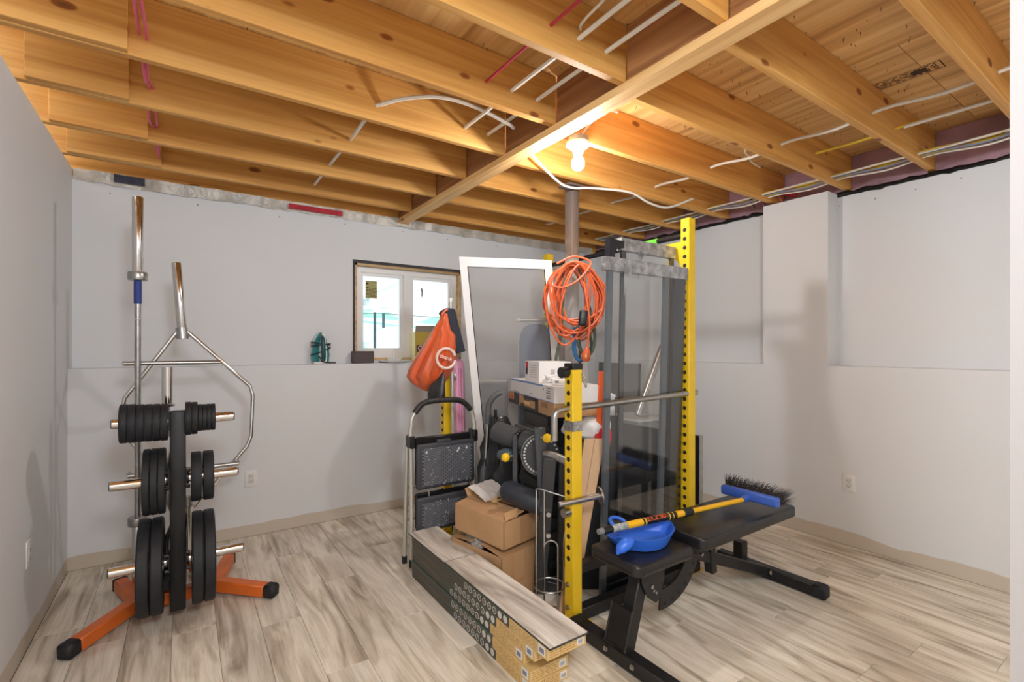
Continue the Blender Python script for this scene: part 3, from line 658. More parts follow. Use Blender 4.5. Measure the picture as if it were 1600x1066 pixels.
for k in range(1500):
    y = random.uniform(1.277, 1.583); z = random.uniform(.532, .574); L_ = random.uniform(.065, .10)
    p = V((2.533, y, z)); q_ = p+V((L_, (y-1.43)*.22+random.uniform(-.016, .016), (z-.545)*.7+random.uniform(-.008, .016)+.014))
    r_ = .0011; br.add([p+V((0, r_, 0)), p+V((0, -r_, 0)), p+V((0, 0, r_)), q_+V((0, r_, 0)), q_+V((0, -r_*.5, r_))], [(0, 1, 4, 3), (1, 2, 4), (2, 0, 3, 4)])
o = obj('bristles', br, mat('black_bristle', (38, 34, 32), .6), hd, False, fix=False); o['kind'] = 'stuff'
# dustpan
t = thing('dustpan', (1.73, 1.47, .457), 'bright blue plastic dustpan resting on the bench seat', 'dustpan')
out = bez([(1.585, 1.44, 0), (1.64, 1.385, 0), (1.73, 1.362, 0), (1.83, 1.39, 0), (1.90, 1.445, 0), (1.945, 1.505, 0), (1.91, 1.55, 0), (1.84, 1.60, 0), (1.72, 1.63, 0), (1.62, 1.62, 0), (1.575, 1.56, 0), (1.57, 1.49, 0)], 4)
cen = V((1.75, 1.50, 0)); rim = []; bot = []
for p in out:
    d = p-cen; k = .062 if p.y < 1.5 else .045
    if p.x > 1.88: k = .052
    rim.append(V((p.x, p.y, .457+k))); bot.append(cen+d*.80+V((0, 0, .460)))
n = len(out); q = M(); inn = [cen+(p-cen)*.965+V((0, 0, 0)) for p in rim]; inn = [V((a.x, a.y, b_.z)) for a, b_ in zip(inn, rim)]; bi = [cen+(p-cen)*.965 for p in bot]; bi = [V((a.x, a.y, .464)) for a in bi]
q.v = rim+inn+bot+bi
for i in range(n):
    j = (i+1) % n
    q.f += [(i, j, n+j, n+i), (2*n+i, 2*n+j, j, i), (n+i, n+j, 3*n+j, 3*n+i)]; q.m += [0]*3
q.f += [tuple(range(2*n, 3*n)), tuple(range(3*n, 4*n))]; q.m += [0, 0]
obj('pan', q, BLUEP, t)
q = M().tube(bez([(1.60, 1.425, .515), (1.565, 1.428, .512), (1.535, 1.435, .495), (1.515, 1.442, .472)], 5), [.008, .014, .018, .021, .024, .026, .027, .027, .026, .025, .024, .022, .018, .013, .008, .004][:16], 12)
obj('corner_spout', q, BLUEP, t)
obj('grip_loop', M().tube(bez([(1.69, 1.60, .50), (1.68, 1.63, .512), (1.70, 1.66, .52), (1.735, 1.665, .52), (1.76, 1.645, .512), (1.76, 1.61, .50)], 5), .009, 10), BLUEP, t)

# ================================================================ flooring cartons
KR = mat('kraft_print', (216, 184, 126), .55, var=.07, vs=25); DG = mat('dark_green_print', (46, 54, 49), .4, var=.55, vs=5, stretch=(1, 1.2, 22), col2=(84, 70, 58))
RINGM = mat('ring_print', (206, 208, 202), .5); STK = mat('white_sticker', (228, 228, 226), .5); STI = mat('sticker_ink', (130, 132, 150), .6); LINEM = mat('brown_print', (176, 132, 66), .6); EDGEG = mat('green_edge', (84, 104, 94), .5)
ends = [(1.405, .185, 1.112), (1.485, .139, 1.112), (1.555, .093, 1.112), (1.505, .047, 1.105), (1.50, .001, 1.107)]
lbl = ['topmost', 'second from top', 'third from top', 'fourth from top', 'bottom']
for i, (ye, z0, x0) in enumerate(ends):
    y1 = 2.685+(.0 if i == 0 else random.uniform(-.012, .012)); x1 = x0+.192; ht = .0445
    t = thing('flooring_carton', (x0+.1, 2.0, z0), f'long flat carton of flooring planks, {lbl[i]} of the stack', 'carton', None)
    yb = ye+.255+.02*(i % 2)
    obj('carton_body', M().box(x0, x1, ye, y1, z0, z0+ht), CARD if False else KR, t, False)
    obj('dark_wrap', M().box(x0-.0008, x0, yb, y1, z0+.001, z0+ht-.0005), DG, t, False)
    obj('fold_edge', M().box(x0-.0012, x0-.0006, yb, y1, z0+ht-.003, z0+ht).box(x0-.0012, x0+.012, yb, y1, z0+ht, z0+ht+.0006), EDGEG, t, False)
    rg = M(); g_ = M()
    for k in range(9):
        c = V((x0-.0012, yb+.028+.043*k, z0+.0235))
        if k < 2: rg.disc(.0155, .0006, c, (1, 0, 0), n=20)
        else:
            rg.disc(.0155, .0006, c, (1, 0, 0), .0122, 22); g_.box(c.x-.0003, c.x+.0003, c.y-.006, c.y+.006, c.z-.0015*(1+k % 3), c.z+.0015*(1+k % 2)).box(c.x-.0003, c.x+.0003, c.y-.002, c.y+.002, c.z-.006, c.z+.006)
    obj('ring_icons', rg, RINGM, t, False); obj('icon_marks', g_, mat('icon_grey', (150, 152, 148), .5), t, False)
    sk = obj('sticker', M().box(x0-.001, x0-.0002, ye+.012, ye+.055, z0+.006, z0+ht-.003).box(x1-.045, x1-.012, ye-.0009, ye, z0+.008, z0+ht-.008), STK, t, False)
    q = M().box(x0-.0016, x0-.001, ye+.02, ye+.047, z0+.014, z0+.032)
    for a in range(6): q.box(x1-.040+.004*a, x1-.038+.004*a, ye-.0014, ye-.0008, z0+.012, z0+.028)
    obj('sticker_print', q, STI, sk, False)
    q = M(); random.seed(40+i)
    for r_ in range(4):
        x = x0+.012
        while x < x0+.13:
            wd = random.uniform(.008, .022)
            if not x0+.058 < x < x0+.07: q.box(x, x+wd, ye-.0006, ye, z0+.008+r_*.009, z0+.0105+r_*.009)
            x += wd+.006
        y = ye+.075
        while y < yb-.02:
            wd = random.uniform(.008, .03); q.box(x0-.0006, x0, y, y+wd, z0+.009+r_*.008, z0+.0105+r_*.008); y += wd+.012
    q.box(x0+.064, x0+.0655, ye-.0006, ye, z0, z0+ht); obj('printed_lines', q, LINEM, t, False)
CORE = mat('dark_core', (62, 58, 54), .6)
for (y0, y1, dx, lb) in ((2.262, 2.74, -.004, 'short loose vinyl plank on the far end of the carton stack'), (1.39, 2.258, 0, 'long loose vinyl plank on the near end of the carton stack')):
    t = thing('loose_plank', (1.21, (y0+y1)/2, .2305), lb, 'plank')
    obj('core', M().box(1.112+dx, 1.304+dx, y0, y1, .2305, .2365), CORE, t, False)
    obj('face', M().box(1.114+dx, 1.302+dx, y0+.003, y1-.002, .2365, .2395), PLANK2, t, False)

# ================================================================ moving cartons
yaw = math.radians(11); cu = V((math.cos(yaw), math.sin(yaw), 0)); cv = V((-math.sin(yaw), math.cos(yaw), 0))
def carton(corner, u, v, hgt, lx, ly, th=.004):
    q = M(); c = V(corner)
    q.hexa(c, u*lx, v*ly, UP*th).hexa(c, u*lx, v*th, UP*hgt).hexa(c+v*(ly-th), u*lx, v*th, UP*hgt).hexa(c, u*th, v*ly, UP*hgt).hexa(c+u*(lx-th), u*th, v*ly, UP*hgt); return q
c = V((1.345, 2.075, 0))
t = thing('lower_carton', (1.5, 2.3, 0), 'brown cardboard carton on the floor beneath the open carton', 'carton')
obj('carton_body', carton(c, cu, cv, .265, .36, .42), CARD, t, False)
obj('flap', M().hexa(c+UP*.265, cu*.36, cv*.16+UP*.028, UP*.004), CARD, t, False); obj('flap', M().hexa(c+cv*.42+UP*.265, cu*.36, -cv*.18+UP*.02, UP*.004), CARD, t, False)
q = M().hexa(c+cu*.09-cv*.0012+UP*.12, cu*.075, cv*.0006, UP*.145).hexa(c+cu*.12-cv*.0012+UP*.0, cu*.12, cv*.0006, UP*.10); obj('tape', q, mat('tan_tape', (200, 160, 120), .4), t, False)
t = thing('plastic_wrap', (1.30, 2.27, .24), 'crumpled clear plastic wrap between the plank stack and lower carton', 'plastic wrap')
random.seed(5); b = bmesh.new(); bmesh.ops.create_icosphere(b, subdivisions=3, radius=1)
for v in b.verts: v.co = V((1.335+v.co.x*.03, 2.33+v.co.y*.09, .272+v.co.z*.028))+V([random.uniform(-.012, .012) for _ in range(3)])
obj('film', M().bm(b), veil('film_clear', (214, 208, 200), .45), t, False)
c = V((1.355, 2.07, .305)); tl = Matrix.Rotation(math.radians(-2), 3, 'X'); u2 = V(cu)+UP*.03; v2 = V(cv)+UP*.02; hh_ = .142
t = thing('open_carton', (1.5, 2.27, .30), 'brown cardboard carton with loose flaps and torn tape, atop another', 'carton')
LX, LY = .325, .40
obj('carton_body', carton(c, u2, v2, hh_, LX, LY), CARD, t, False)
T0 = c+UP*hh_
obj('contents', M().hexa(c+UP*(hh_-.03)+u2*.006+v2*.006, u2*(LX-.012), v2*(LY-.012), UP*.004), CARDIN, t, False)
obj('flap', M().hexa(T0, v2*LY, u2*.15+UP*.020, UP*.004), CARD, t, False)
obj('flap', M().hexa(T0+u2*LX, v2*LY, -u2*.16+UP*.022, UP*.004), CARD, t, False)
obj('flap', M().hexa(T0+UP*.004, u2*LX, v2*.07+UP*.045, UP*.004).xf(Matrix.Identity(4)) if False else M().hexa(T0+v2*LY+u2*.10, u2*LX*.55, v2*.035+UP*.055, UP*.004), CARD, t, False)
obj('flap', M().prism([T0+u2*.01+UP*.004, T0+u2*.10+UP*.004, T0+u2*.13+v2*.03+UP*.035, T0+u2*.03+v2*.03+UP*.03], UP*.004), CARD, t, False)
q = M().hexa(c+u2*.12-v2*.0012, u2*.10, v2*.0006, UP*hh_).hexa(c+u2*(LX+.0006)+v2*.12, u2*.0006, v2*.06, UP*hh_); obj('tape', q, TAPE, t, False)
q = M(); random.seed(8)
for k in range(7):
    p = T0+u2*.12+v2*.20+UP*.026; a = random.uniform(0, 6.3); d_ = u2*math.cos(a)+v2*math.sin(a); e_ = UP.cross(d_)
    q.prism([p-e_*.008, p+e_*.008, p+d_*.06+e_*.004+UP*.01, p+d_*.055-e_*.006+UP*.014], UP*.0015)
obj('torn_tape', q, mat('torn_paper', (222, 190, 146), .6), t, False)
t = thing('clear_mailer', (1.52, 2.43, .47), 'clear white plastic envelope lying on the open carton', 'packaging')
b = bmesh.new(); bmesh.ops.create_grid(b, x_segments=12, y_segments=10, size=.5)
P0 = T0+u2*.085+v2*.235
for v in b.verts: a, e = v.co.x+.5, v.co.y+.5; v.co = P0+u2*(a*.19)+v2*(e*.15)+UP*(.030+.05*e+random.uniform(0, .008))
bmesh.ops.solidify(b, geom=b.faces[:], thickness=.003)
obj('film', M().bm(b), mat('white_film', (226, 222, 218), .22, bump=.5, bs=40), t)
# chrome wire stand
t = thing('wire_stand', (1.515, 1.905, 0), 'chrome wire holder stand with ring base beside the yellow upright', 'stand')
ctr = V((1.515, 1.898, 0)); ring = lambda r, z, k=28: [ctr+V((r*math.cos(6.2832*i/k), r*math.sin(6.2832*i/k), z)) for i in range(k)]
obj('ring', M().tube(ring(.078, .155), .0038, 6, True).tube(ring(.074, .01), .0038, 6, True), STEEL, t)
pl = ctr-RT*.066; pm = ctr-RT*.03-FW*.06; pr_ = ctr+RT*.035-FW*.06
obj('post', M().tube([pl, pl+UP*.62, pl+UP*.635+FW*.01, pl+UP*.638+RT*.02, pl+UP*.60+RT*.145, pl+UP*.61+RT*.16], .0038, 6), STEEL, t)
obj('post', M().tube([pm, pm+UP*.65], .0038, 6), STEEL, t)
obj('loop', M().tube([pm+UP*.01]+[pm+UP*.37+RT*(.033-.033*math.cos(a))+UP*(.033*math.sin(a)) for a in [math.pi*i/8 for i in range(9)]]+[pm+RT*.066+UP*.01], .0038, 6), STEEL, t)
q_ = ctr+RT*.075+FW*.03; obj('loop', M().tube(bez([q_+UP*.01, q_+UP*.36, q_+UP*.43+RT*.02, q_+UP*.45+RT*.035, q_+UP*.42+RT*.05], 4), .0038, 6), STEEL, t)

# ================================================================ step ladder
ly = 2.80
t = thing('step_ladder', (1.37, ly, 0), 'folded grey step ladder with black treads before the orange bag', 'ladder')
for s_, x in ((-1, 1.155), (1, 1.598)):
    r_ = obj('front_rail', M().tube([(x, ly, .012), (x-.004*s_*-1, ly+.01, .86)], .0135, 12), ALU, t); obj('foot', M().cyl((x, ly, 0), (x, ly, .045), .017, n=12), RUBBER, r_)
    r_ = obj('rear_rail', M().tube([(x-.018*1, ly+.075, .012), (x-.006, ly+.06, .80)], .0125, 12), ALU, t); obj('foot', M().cyl((x-.018, ly+.075, 0), (x-.018, ly+.075, .045), .016, n=12), RUBBER, r_)
    obj('hinge_bracket', M().rbox((x, ly+.025, .765), (.034, .09, .075), .006, 1), BLACK, t)
arch = bez([(1.156, ly+.01, .85), (1.158, ly+.012, .90), (1.185, ly+.012, .95), (1.225, ly+.012, .992), (1.275, ly+.012, 1.008), (1.375, ly+.012, 1.012), (1.475, ly+.012, 1.005), (1.525, ly+.012, .985), (1.565, ly+.012, .945), (1.594, ly+.012, .895), (1.596, ly+.01, .85)], 5)
obj('top_rail', M().tube(arch, .0135, 10), ALU, t)
obj('grip', M().tube(arch[9:42], .0185, 12), mat('worn_black_grip', (48, 48, 50), .5, var=.5, vs=50, col2=(24, 24, 25)), t)
SPK = mat('paint_specks', (222, 224, 226), .6)
def tread(z0, z1, lab_, sp):
    y = ly-.022; q = M().rbox((1.377, y, (z0+z1)/2), (.405, .032, z1-z0), .014, 3); p = obj(lab_, q, mat('tread_black', (62, 64, 71), .5), t)
    q = M(); nr = int((z1-z0-.05)/.0105)
    for r in range(nr):
        for k in range(13):
            x = 1.377-.172+.0272*k+(.0136 if r % 2 else 0)
            if x+.024 < 1.377+.185: q.box(x, x+.0235, y-.0185, y-.0155, z0+.024+.0105*r, z0+.0315+.0105*r)
    obj('grip_ribs', q, mat('tread_rib', (112, 115, 122), .5), p, False)
    q = M(); random.seed(sp)
    for k in range(70):
        x, z = random.uniform(1.2, 1.555), z0+.02+(z1-z0-.05)*random.random()**(2.2 if sp == 1 else 1.2); r_ = random.uniform(.001, .0042); q.box(x, x+r_*1.6, y-.0195, y-.018, z, z+r_)
    for (x, z) in ((1.235, .70), (1.46, .70), (1.45, .685), (1.515, .70)):
        if sp == 1: q.ball((x, y-.018, z), (.007, .0016, .009), 8)
    obj('paint_specks', q, SPK, p, False)
    return p
tread(.47, .752, 'top_platform', 1); tread(.205, .42, 'step', 2)
obj('tool_tray_lip', M().rbox((1.36, ly-.02, .758), (.10, .034, .022), .008, 2), bpy.data.materials['tread_black'], t)
obj('back_panel', M().rbox((1.377, ly+.012, .64), (.39, .02, .30), .008, 1).rbox((1.377, ly+.012, .33), (.39, .02, .22), .008, 1), BLACK, t)
obj('rung', M().cyl((1.15, ly+.07, .27), (1.59, ly+.07, .27), .010).cyl((1.15, ly+.07, .47), (1.59, ly+.07, .47), .010).bar((1.27, ly+.01, .40), (1.27, ly+.01, .48), .02, .008), ALU, t)
# ================================================================ white-framed insect screen leaning in the rack
a_, b_, c_, d_ = V((1.623, 3.068, 2.0)), V((2.172, 2.695, 1.975)), V((2.29, 2.615, .0)), V((1.786, 2.958, .0))
t = thing('screen_panel', (2.0, 2.82, 0), 'tall white-framed grey mesh screen leaning upright behind the step ladder', 'screen')
nn = (b_-a_).cross(d_-a_).normalized(); fw_ = .052
def fbar(p, q, r, s_): return M().prism([p, q, r, s_], nn*.022)
ai, bi, ci, di = (a_+(b_-a_)*.085+(d_-a_)*.034), (b_+(a_-b_)*.085+(c_-b_)*.034), (c_+(d_-c_)*.09+(b_-c_)*.026), (d_+(c_-d_)*.09+(a_-d_)*.026)
for nme, q in (('top_rail', (a_, b_, bi, ai)), ('stile', (b_, c_, ci, bi)), ('bottom_rail', (c_, d_, di, ci)), ('stile', (d_, a_, ai, di))): obj(nme, fbar(*q), WPAINT, t, False)
obj('spline', M().tube([ai-nn*.001, bi-nn*.001, ci-nn*.001, di-nn*.001], .003, 5, True), BLACK, t)
obj('mesh', M().prism([ai+nn*.010, bi+nn*.010, ci+nn*.010, di+nn*.010], nn*.0012), veil('screen_mesh', (168, 168, 168), .27), t, False)
# ironing board behind the screen
t = thing('ironing_board', (2.27, 3.05, 0), 'blue ironing board standing on end behind the mesh screen', 'ironing board')
o0 = V((2.275, 3.02, 0)); pf = []
for (u, z) in [(-.135, .25), (-.135, 1.40), (-.125, 1.46), (-.10, 1.505), (-.06, 1.53), (0, 1.54), (.06, 1.53), (.10, 1.505), (.125, 1.46), (.135, 1.40), (.135, .25)]: pf.append(o0+RT*u+UP*z)
obj('board', M().prism(pf, FW*.03), mat('blue_cover', (92, 118, 152), .8, var=.12, vs=12), t, False)
obj('cover_hem', M().tube(pf, .006, 6, True), mat('hem_grey', (190, 194, 200), .6), t)
for u in (-.09, .09): obj('leg', M().tube([o0+RT*u+FW*.045+UP*.0, o0+RT*u*.6+FW*.045+UP*1.2], .011, 8), WHITE, t)
hb = obj('foot_bar', M().cyl(o0-RT*.125+FW*.04+UP*1.567, o0+RT*.14+FW*.04+UP*1.567, .014, n=12), ALU, t); obj('foot_tip', M().cyl(o0-RT*.145+FW*.04+UP*1.567, o0-RT*.12+FW*.04+UP*1.567, .017, n=12), WHITE, hb)
obj('stem', M().cyl(o0+RT*.06+FW*.045+UP*1.2, o0+RT*.06+FW*.04+UP*1.567, .010, n=8), ALU, t)
# folded grey chair behind the screen
t = thing('folded_rack', (2.0, 3.18, 0), 'folded grey metal and cloth frame behind the mesh screen', 'folding frame')
o0 = V((1.985, 3.19, 0)); obj('panel', M().hexa(o0-RT*.10+UP*.25, RT*.2, FW*.02, UP*.82), mat('grey_cloth', (120, 122, 124), .8, var=.2, vs=14, stretch=(1, 1, 6)), t, False)
for p in (o0-RT*.11, o0+RT*.11): obj('leg', M().cyl(p, p+UP*1.09, .009, n=8), STEEL, t)
obj('top_bar', M().cyl(o0-RT*.11+UP*1.085, o0+RT*.11+UP*1.085, .010, n=8), ALU, t)

# ================================================================ pile of boxes on a black crate
U = V((.289, .957, 0)); W = V((.957, -.289, 0)); K0 = V((1.655, 2.035, 0))
t = thing('black_crate', (1.9, 2.4, 0), 'tall black slatted crate carrying the white and brown boxes', 'crate')
k0 = K0+U*.20+W*.05; CBL = mat('crate_black', (30, 32, 38), .4)
obj('crate_body', M().hexa(k0+UP*.01, U*.44, W*.27, UP*.955), CBL, t, False)
for i in range(11):
    z = .06+.083*i; obj('rib', M().hexa(k0-U*.010+UP*z, U*.010, W*.27, UP*.045).hexa(k0-W*.008+UP*z, U*.44, W*.008, UP*.045), mat('crate_rib', (40, 43, 50), .38), t, False)
t = thing('brown_box', (1.8, 2.45, .966), 'flat brown box with black print and a handle slot, under the white-blue box', 'box')
z0 = .968; obj('carton_body', M().hexa(K0+UP*z0, U*.84, W*.30, UP*.075), CARD, t, False)
DP = mat('dark_print', (52, 50, 52), .5); s0 = K0-W*.0012+UP*z0
q = M().hexa(s0+U*.30+UP*.0, U*.24, W*.0008, UP*.010).hexa(s0+U*.27+UP*.055, U*.24, W*.0008, UP*.020).hexa(s0+U*.24, U*.055, W*.0008, UP*.075).hexa(s0+U*.50, U*.07, W*.0008, UP*.022).hexa(s0+U*.70, U*.135, W*.0008, UP*.025).hexa(s0+U*.60+UP*.0, U*.11, W*.0008, UP*.075)
obj('print', q, DP, t, False)
obj('brand_spot', M().hexa(s0+U*.735-W*.0006+UP*.030, U*.07, W*.0008, UP*.024), mat('red_print_box', (200, 90, 70), .5), t, False)
q = M()
for r_ in range(3): q.hexa(s0+U*(.09)+UP*(.040+.01*r_), U*.10, W*.0006, UP*.005)
obj('print', q, mat('brown_ink', (120, 86, 56), .6), t, False)
hs_ = obj('handle_slot', M().hexa(s0+U*.385-W*.0008+UP*.022, U*.105, W*.001, UP*.028), mat('slot_cream', (226, 196, 140), .6), t, False); obj('slot_edge', M().hexa(s0+U*.385-W*.0016+UP*.046, U*.105, W*.001, UP*.006), HOLE, hs_, False)
t = thing('white_blue_box', (1.8, 2.45, 1.045), 'long flat white box with a blue edge beneath the small white box', 'box')
z0 = 1.0445; obj('carton_body', M().hexa(K0-U*.005+UP*z0, U*.80, W*.30, UP*.091), WCARD, t, False)
s0 = K0-W*.0010+UP*z0; obj('blue_edge', M().hexa(s0+U*.16+UP*.080, U*.635, W*.0006, UP*.011).hexa(s0+UP*.0, U*.79, W*.0006, UP*.004), mat('light_blue_print', (112, 146, 204), .5), t, False)
q = M()
for r_ in range(5): q.hexa(s0+U*.05+UP*(.018+.014*r_), U*.06, W*.0005, UP*(.004 if r_ % 2 else .007))
for k in range(5): q.hexa(s0+U*(.60+.03*k)+UP*.006, U*.018, W*.0005, UP*.007)
q.hexa(s0+U*.34+UP*.02, U*.05, W*.0005, UP*.004).hexa(s0+U*.15+UP*.06, U*.012, W*.0005, UP*.014); obj('print', q, mat('grey_print', (128, 128, 134), .6), t, False)
t = thing('white_box', (1.62, 2.2, 1.137), 'small white box with red corner print on top of the pile', 'box')
w0 = V((1.60, 2.30, 1.1375)); wu = V((.955, -.297, 0)).normalized(); wv = V((.33, .94, 0)).normalized()
w0 = V((1.745, 2.285, 1.1375)); wu = (RT+FW*.02).normalized(); wv = (FW-RT*.42).normalized()
obj('carton_body', M().hexa(w0, wu*.19, wv*.20, UP*.128), WCARD, t, False)
fl0 = w0-wu*.0011; obj('red_mark', M().hexa(fl0+wv*.155+UP*.075, wu*.0006, wv*.035, UP*.05), mat('red_ink', (186, 40, 44), .5), t, False); obj('black_mark', M().hexa(fl0+wv*.16+UP*.045, wu*.0006, wv*.03, UP*.04), BLACK, t, False)
q = M()
for r_ in range(6): q.hexa(fl0+wv*.03+UP*(.03+.014*r_), wu*.0005, wv*.10, UP*.004)
q.hexa(w0-wv*.001+wu*.07+UP*.05, wu*.024, wv*.0005, UP*.03)
for r_ in range(2): q.hexa(w0-wv*.001+wu*(.115)+UP*(.03+.012*r_), wu*.05, wv*.0005, UP*.004)
obj('print', q, mat('pale_grey_print', (178, 176, 174), .6), t, False)
t = thing('cable_pile', (1.72, 2.13, 1.137), 'small pile of white cable and adapter on the white-blue box', 'cable')
random.seed(21); cpt = V((1.735, 2.115, 1.137)); lp = []
for k in range(46):
    a = k*.55; r_ = .05+.012*math.sin(k*1.7); lp.append(cpt+RT*(r_*1.3*math.cos(a))+FW*(r_*.6*math.sin(a))+UP*(.008+.0011*k*.9+.012*abs(math.sin(k*.9))))
obj('cable', M().tube(bez(lp, 4), .0042, 6), WHITE, t); obj('adapter', M().rbox(cpt+RT*.012-FW*.03+UP*.022, (.075, .045, .032), .006, 2, Matrix((RT, FW, UP)).transposed()), WHITE, t)
obj('plug', M().rbox(cpt+RT*.0-FW*.055+UP*.022, (.022, .008, .014), .002, 1, Matrix((RT, FW, UP)).transposed()), mat('plug_grey', (150, 150, 152), .5), t)
t = thing('white_carton', (2.05, 2.15, 1.0), 'plain white carton showing right of the short yellow front post, above the pipe', 'box')
obj('carton_body', M().hexa(V((1.945, 2.02, 0))+UP*.96, RT*.115, FW*.16, UP*.105), WCARD, t, False)
obj('lid', M().hexa(V((1.945, 2.02, 0))+UP*1.066-RT*.003-FW*.003, RT*.121, FW*.166, UP*.012), WCARD, t, False)
t = thing('black_cabinet', (2.0, 2.1, 0), 'tall black box standing under the plain white carton', 'cabinet')
obj('cabinet_body', M().hexa(V((1.935, 2.01, 0))+UP*.0, RT*.13, FW*.18, UP*.955), CBL, t, False)
obj('top_trim', M().hexa(V((1.935, 2.01, 0))-RT*.002-FW*.002+UP*.94, RT*.134, FW*.184, UP*.02), BLACK, t, False)
# ================================================================ leg curl machine
DGM = mat('charcoal_steel', (66, 68, 72), .4, .3, var=.1, vs=10)
t = thing('leg_curl_machine', (1.65, 2.2, 0), 'dark leg curl exercise machine with yellow knobs behind the cartons', 'exercise machine')
r1a, r1b, r2b = V((1.5305, 2.4178, 0.8524)), V((1.5746, 2.2428, 0.8224)), V((1.6164, 2.1178, 0.8166))
obj('roller', M().tube([r1a, r1a+(r1b-r1a)*.04, r1b-(r1b-r1a)*.04, r1b], [.052, .062, .062, .05], 24), GREYR, t)
q = M(); ax = (r1b-r1a).normalized()
for k in range(14):
    a = 2*math.pi*k/14; e1 = ax.cross(UP).normalized(); e2 = e1.cross(ax); q.ball(r1b+ax*.004+(e1*math.cos(a)+e2*math.sin(a))*.052, (.012, .012, .012), 6)
obj('gathered_edge', q, BLACK, t).__setitem__('kind', 'stuff')
obj('roller', M().tube([r1b+ax*.03, r1b+ax*.036, r2b-ax*.006, r2b], [.058, .064, .064, .055], 24), GREYR, t)
dc = V((1.597, 2.0584, 0.7699)); dn = -FW; poly = [dc+(RT*math.cos(a)+UP*math.sin(a))*.114 for a in [math.radians(90+180*k/24) for k in range(25)]]
dl = obj('dial_plate', M().prism(poly, FW*.010), DGM, t, False); obj('dial_rim', M().tube([p-FW*.002 for p in poly], .0045, 6), STEEL, dl)
q = M()
for k in range(17): a = math.radians(100+160*k/16); q.disc(.0062, .002, dc-FW*.0012+(RT*math.cos(a)+UP*math.sin(a))*.100, -FW, n=10)
obj('hole_row', q, mat('backlit_holes', (196, 198, 200), .5), dl)  # pale discs paint the light showing through the dial holes
dr = obj('dial_plate', M().prism([dc+FW*.03+(RT*math.cos(a)+UP*math.sin(a))*.095 for a in [math.radians(-90+180*k/16) for k in range(17)]], FW*.010), DGM, t, False)
q = M()
for k in range(9): a = math.radians(-70+140*k/8); q.disc(.006, .002, dc+FW*.029+(RT*math.cos(a)+UP*math.sin(a))*.082, -FW, n=10)
obj('hole_row', q, bpy.data.materials['backlit_holes'], dr)
obj('arm', M().bar(V((1.5523, 2.0284, 0.9267)), V((1.559, 1.9876, 0.4899)), .062, .05, up=FW, r=.004), DGM, t)
obj('arm', M().bar(V((1.5181, 2.2087, 0.8624)), V((1.5082, 2.1912, 0.2655)), .028, .03, up=FW, r=.003), DGM, t)
obj('post', M().bar(V((1.5471, 1.9353, 0.7891)), (1.60, 2.09, .03), .064, .06, up=FW, r=.004), DGM, t)
obj('brace', M().bar(V((1.6365, 1.935, 0.771)), (1.70, 2.02, .03), .05, .05, up=FW, r=.004), DGM, t)
obj('cross_tube', M().tube([V((1.5439, 1.9737, 0.7989)), V((1.5705, 1.9072, 0.7914)), V((1.6035, 1.8365, 0.7683))], .021, 16), mat('worn_steel', (150, 150, 150), .42, .8, var=.3, vs=40), t)
for p, d_ in ((V((1.5549, 1.9662, 0.8786)), RT*-.03), (V((1.4313, 2.1709, 0.7561)), RT*.035)):
    kk = obj('knob', M().ball(p, .024, 16), mat('yellow_knob', (246, 202, 24), .3), t); obj('knob_stem', M().cyl(p, p+d_+FW*.02, .010, n=10), STEEL, kk)
obj('thigh_pad', M().ball(V((1.5064, 2.265, 0.7431)), (.062, .062, .038), 18), mat('blue_grey_vinyl', (70, 88, 96), .35), t)
obj('roller', M().tube([V((1.4702, 2.217, 0.5622)), V((1.4705, 2.2047, 0.5617)), V((1.5719, 2.0151, 0.5135)), V((1.5775, 2.0112, 0.5102))], [.05, .06, .06, .05], 22), mat('blue_black_vinyl', (46, 52, 62), .4), t)
obj('base_rail', M().bar((1.45, 2.56, .03), (1.73, 2.00, .03), .06, .06, r=.004), DGM, t)
obj('top_link', M().bar(V((1.5339, 2.2222, 0.9161)), V((1.5805, 2.0938, 0.8907)), .03, .012, r=.002), DGM, t)
q = M()
for p in (V((1.4855, 1.8683, 0.5219)), V((1.4605, 1.8369, 0.4333))): q.cyl(p+FW*.03, p-FW*.0, .012, n=8)
obj('bolt', q, STEEL, t)
# black plastic bundle behind the rollers
t = thing('wrapped_bundle', (1.66, 2.58, .0), 'crumpled black plastic wrapped bundle behind the grey rollers', 'bundle')
random.seed(9); b = bmesh.new(); bmesh.ops.create_icosphere(b, subdivisions=4, radius=1)
for v in b.verts:
    c = v.co.copy(); s_ = 1+.07*math.sin(c.z*17+c.x*9)+.04*math.sin(c.x*23+c.y*13); p = V((c.x*s_, c.y*s_, max(-.96, min(.94, c.z))))
    v.co = V((1.64, 2.56, .47))+RT*(p.x*.135)+FW*(p.y*.085)+UP*(p.z*.475)
obj('plastic_cover', M().bm(b), mat('black_film', (44, 46, 50), .28, bump=.5, bs=22), t)
# folded umbrella stroller
t = thing('umbrella_stroller', (1.53, 2.52, 0), 'folded umbrella stroller with grey curved handle left of the rollers', 'stroller')
g0 = [V((1.6078, 2.4741, 1.0718)), V((1.5851, 2.4895, 1.0679)), V((1.5592, 2.5071, 1.0405)), V((1.5449, 2.5289, 1.0001)), V((1.5469, 2.5396, 0.9477)), V((1.5521, 2.5482, 0.8791))]
obj('handle_grip', M().tube(bez(g0, 5), [.017]*6+[.018]*14+[.020]*6, 12), mat('grey_grip', (92, 94, 98), .5), t)
obj('tube', M().cyl(V((1.5505, 2.5493, 0.887)), V((1.5376, 2.5701, 0.5678)), .0115, n=12), STEEL, t)
obj('lower_tube', M().tube([V((1.5383, 2.5636, 0.6166)), V((1.5317, 2.568, 0.5968)), V((1.5153, 2.5792, 0.3312)), V((1.4929, 2.5642, 0.0253))], [.018, .024, .024, .02], 14), mat('dark_grip', (70, 72, 76), .5), t)
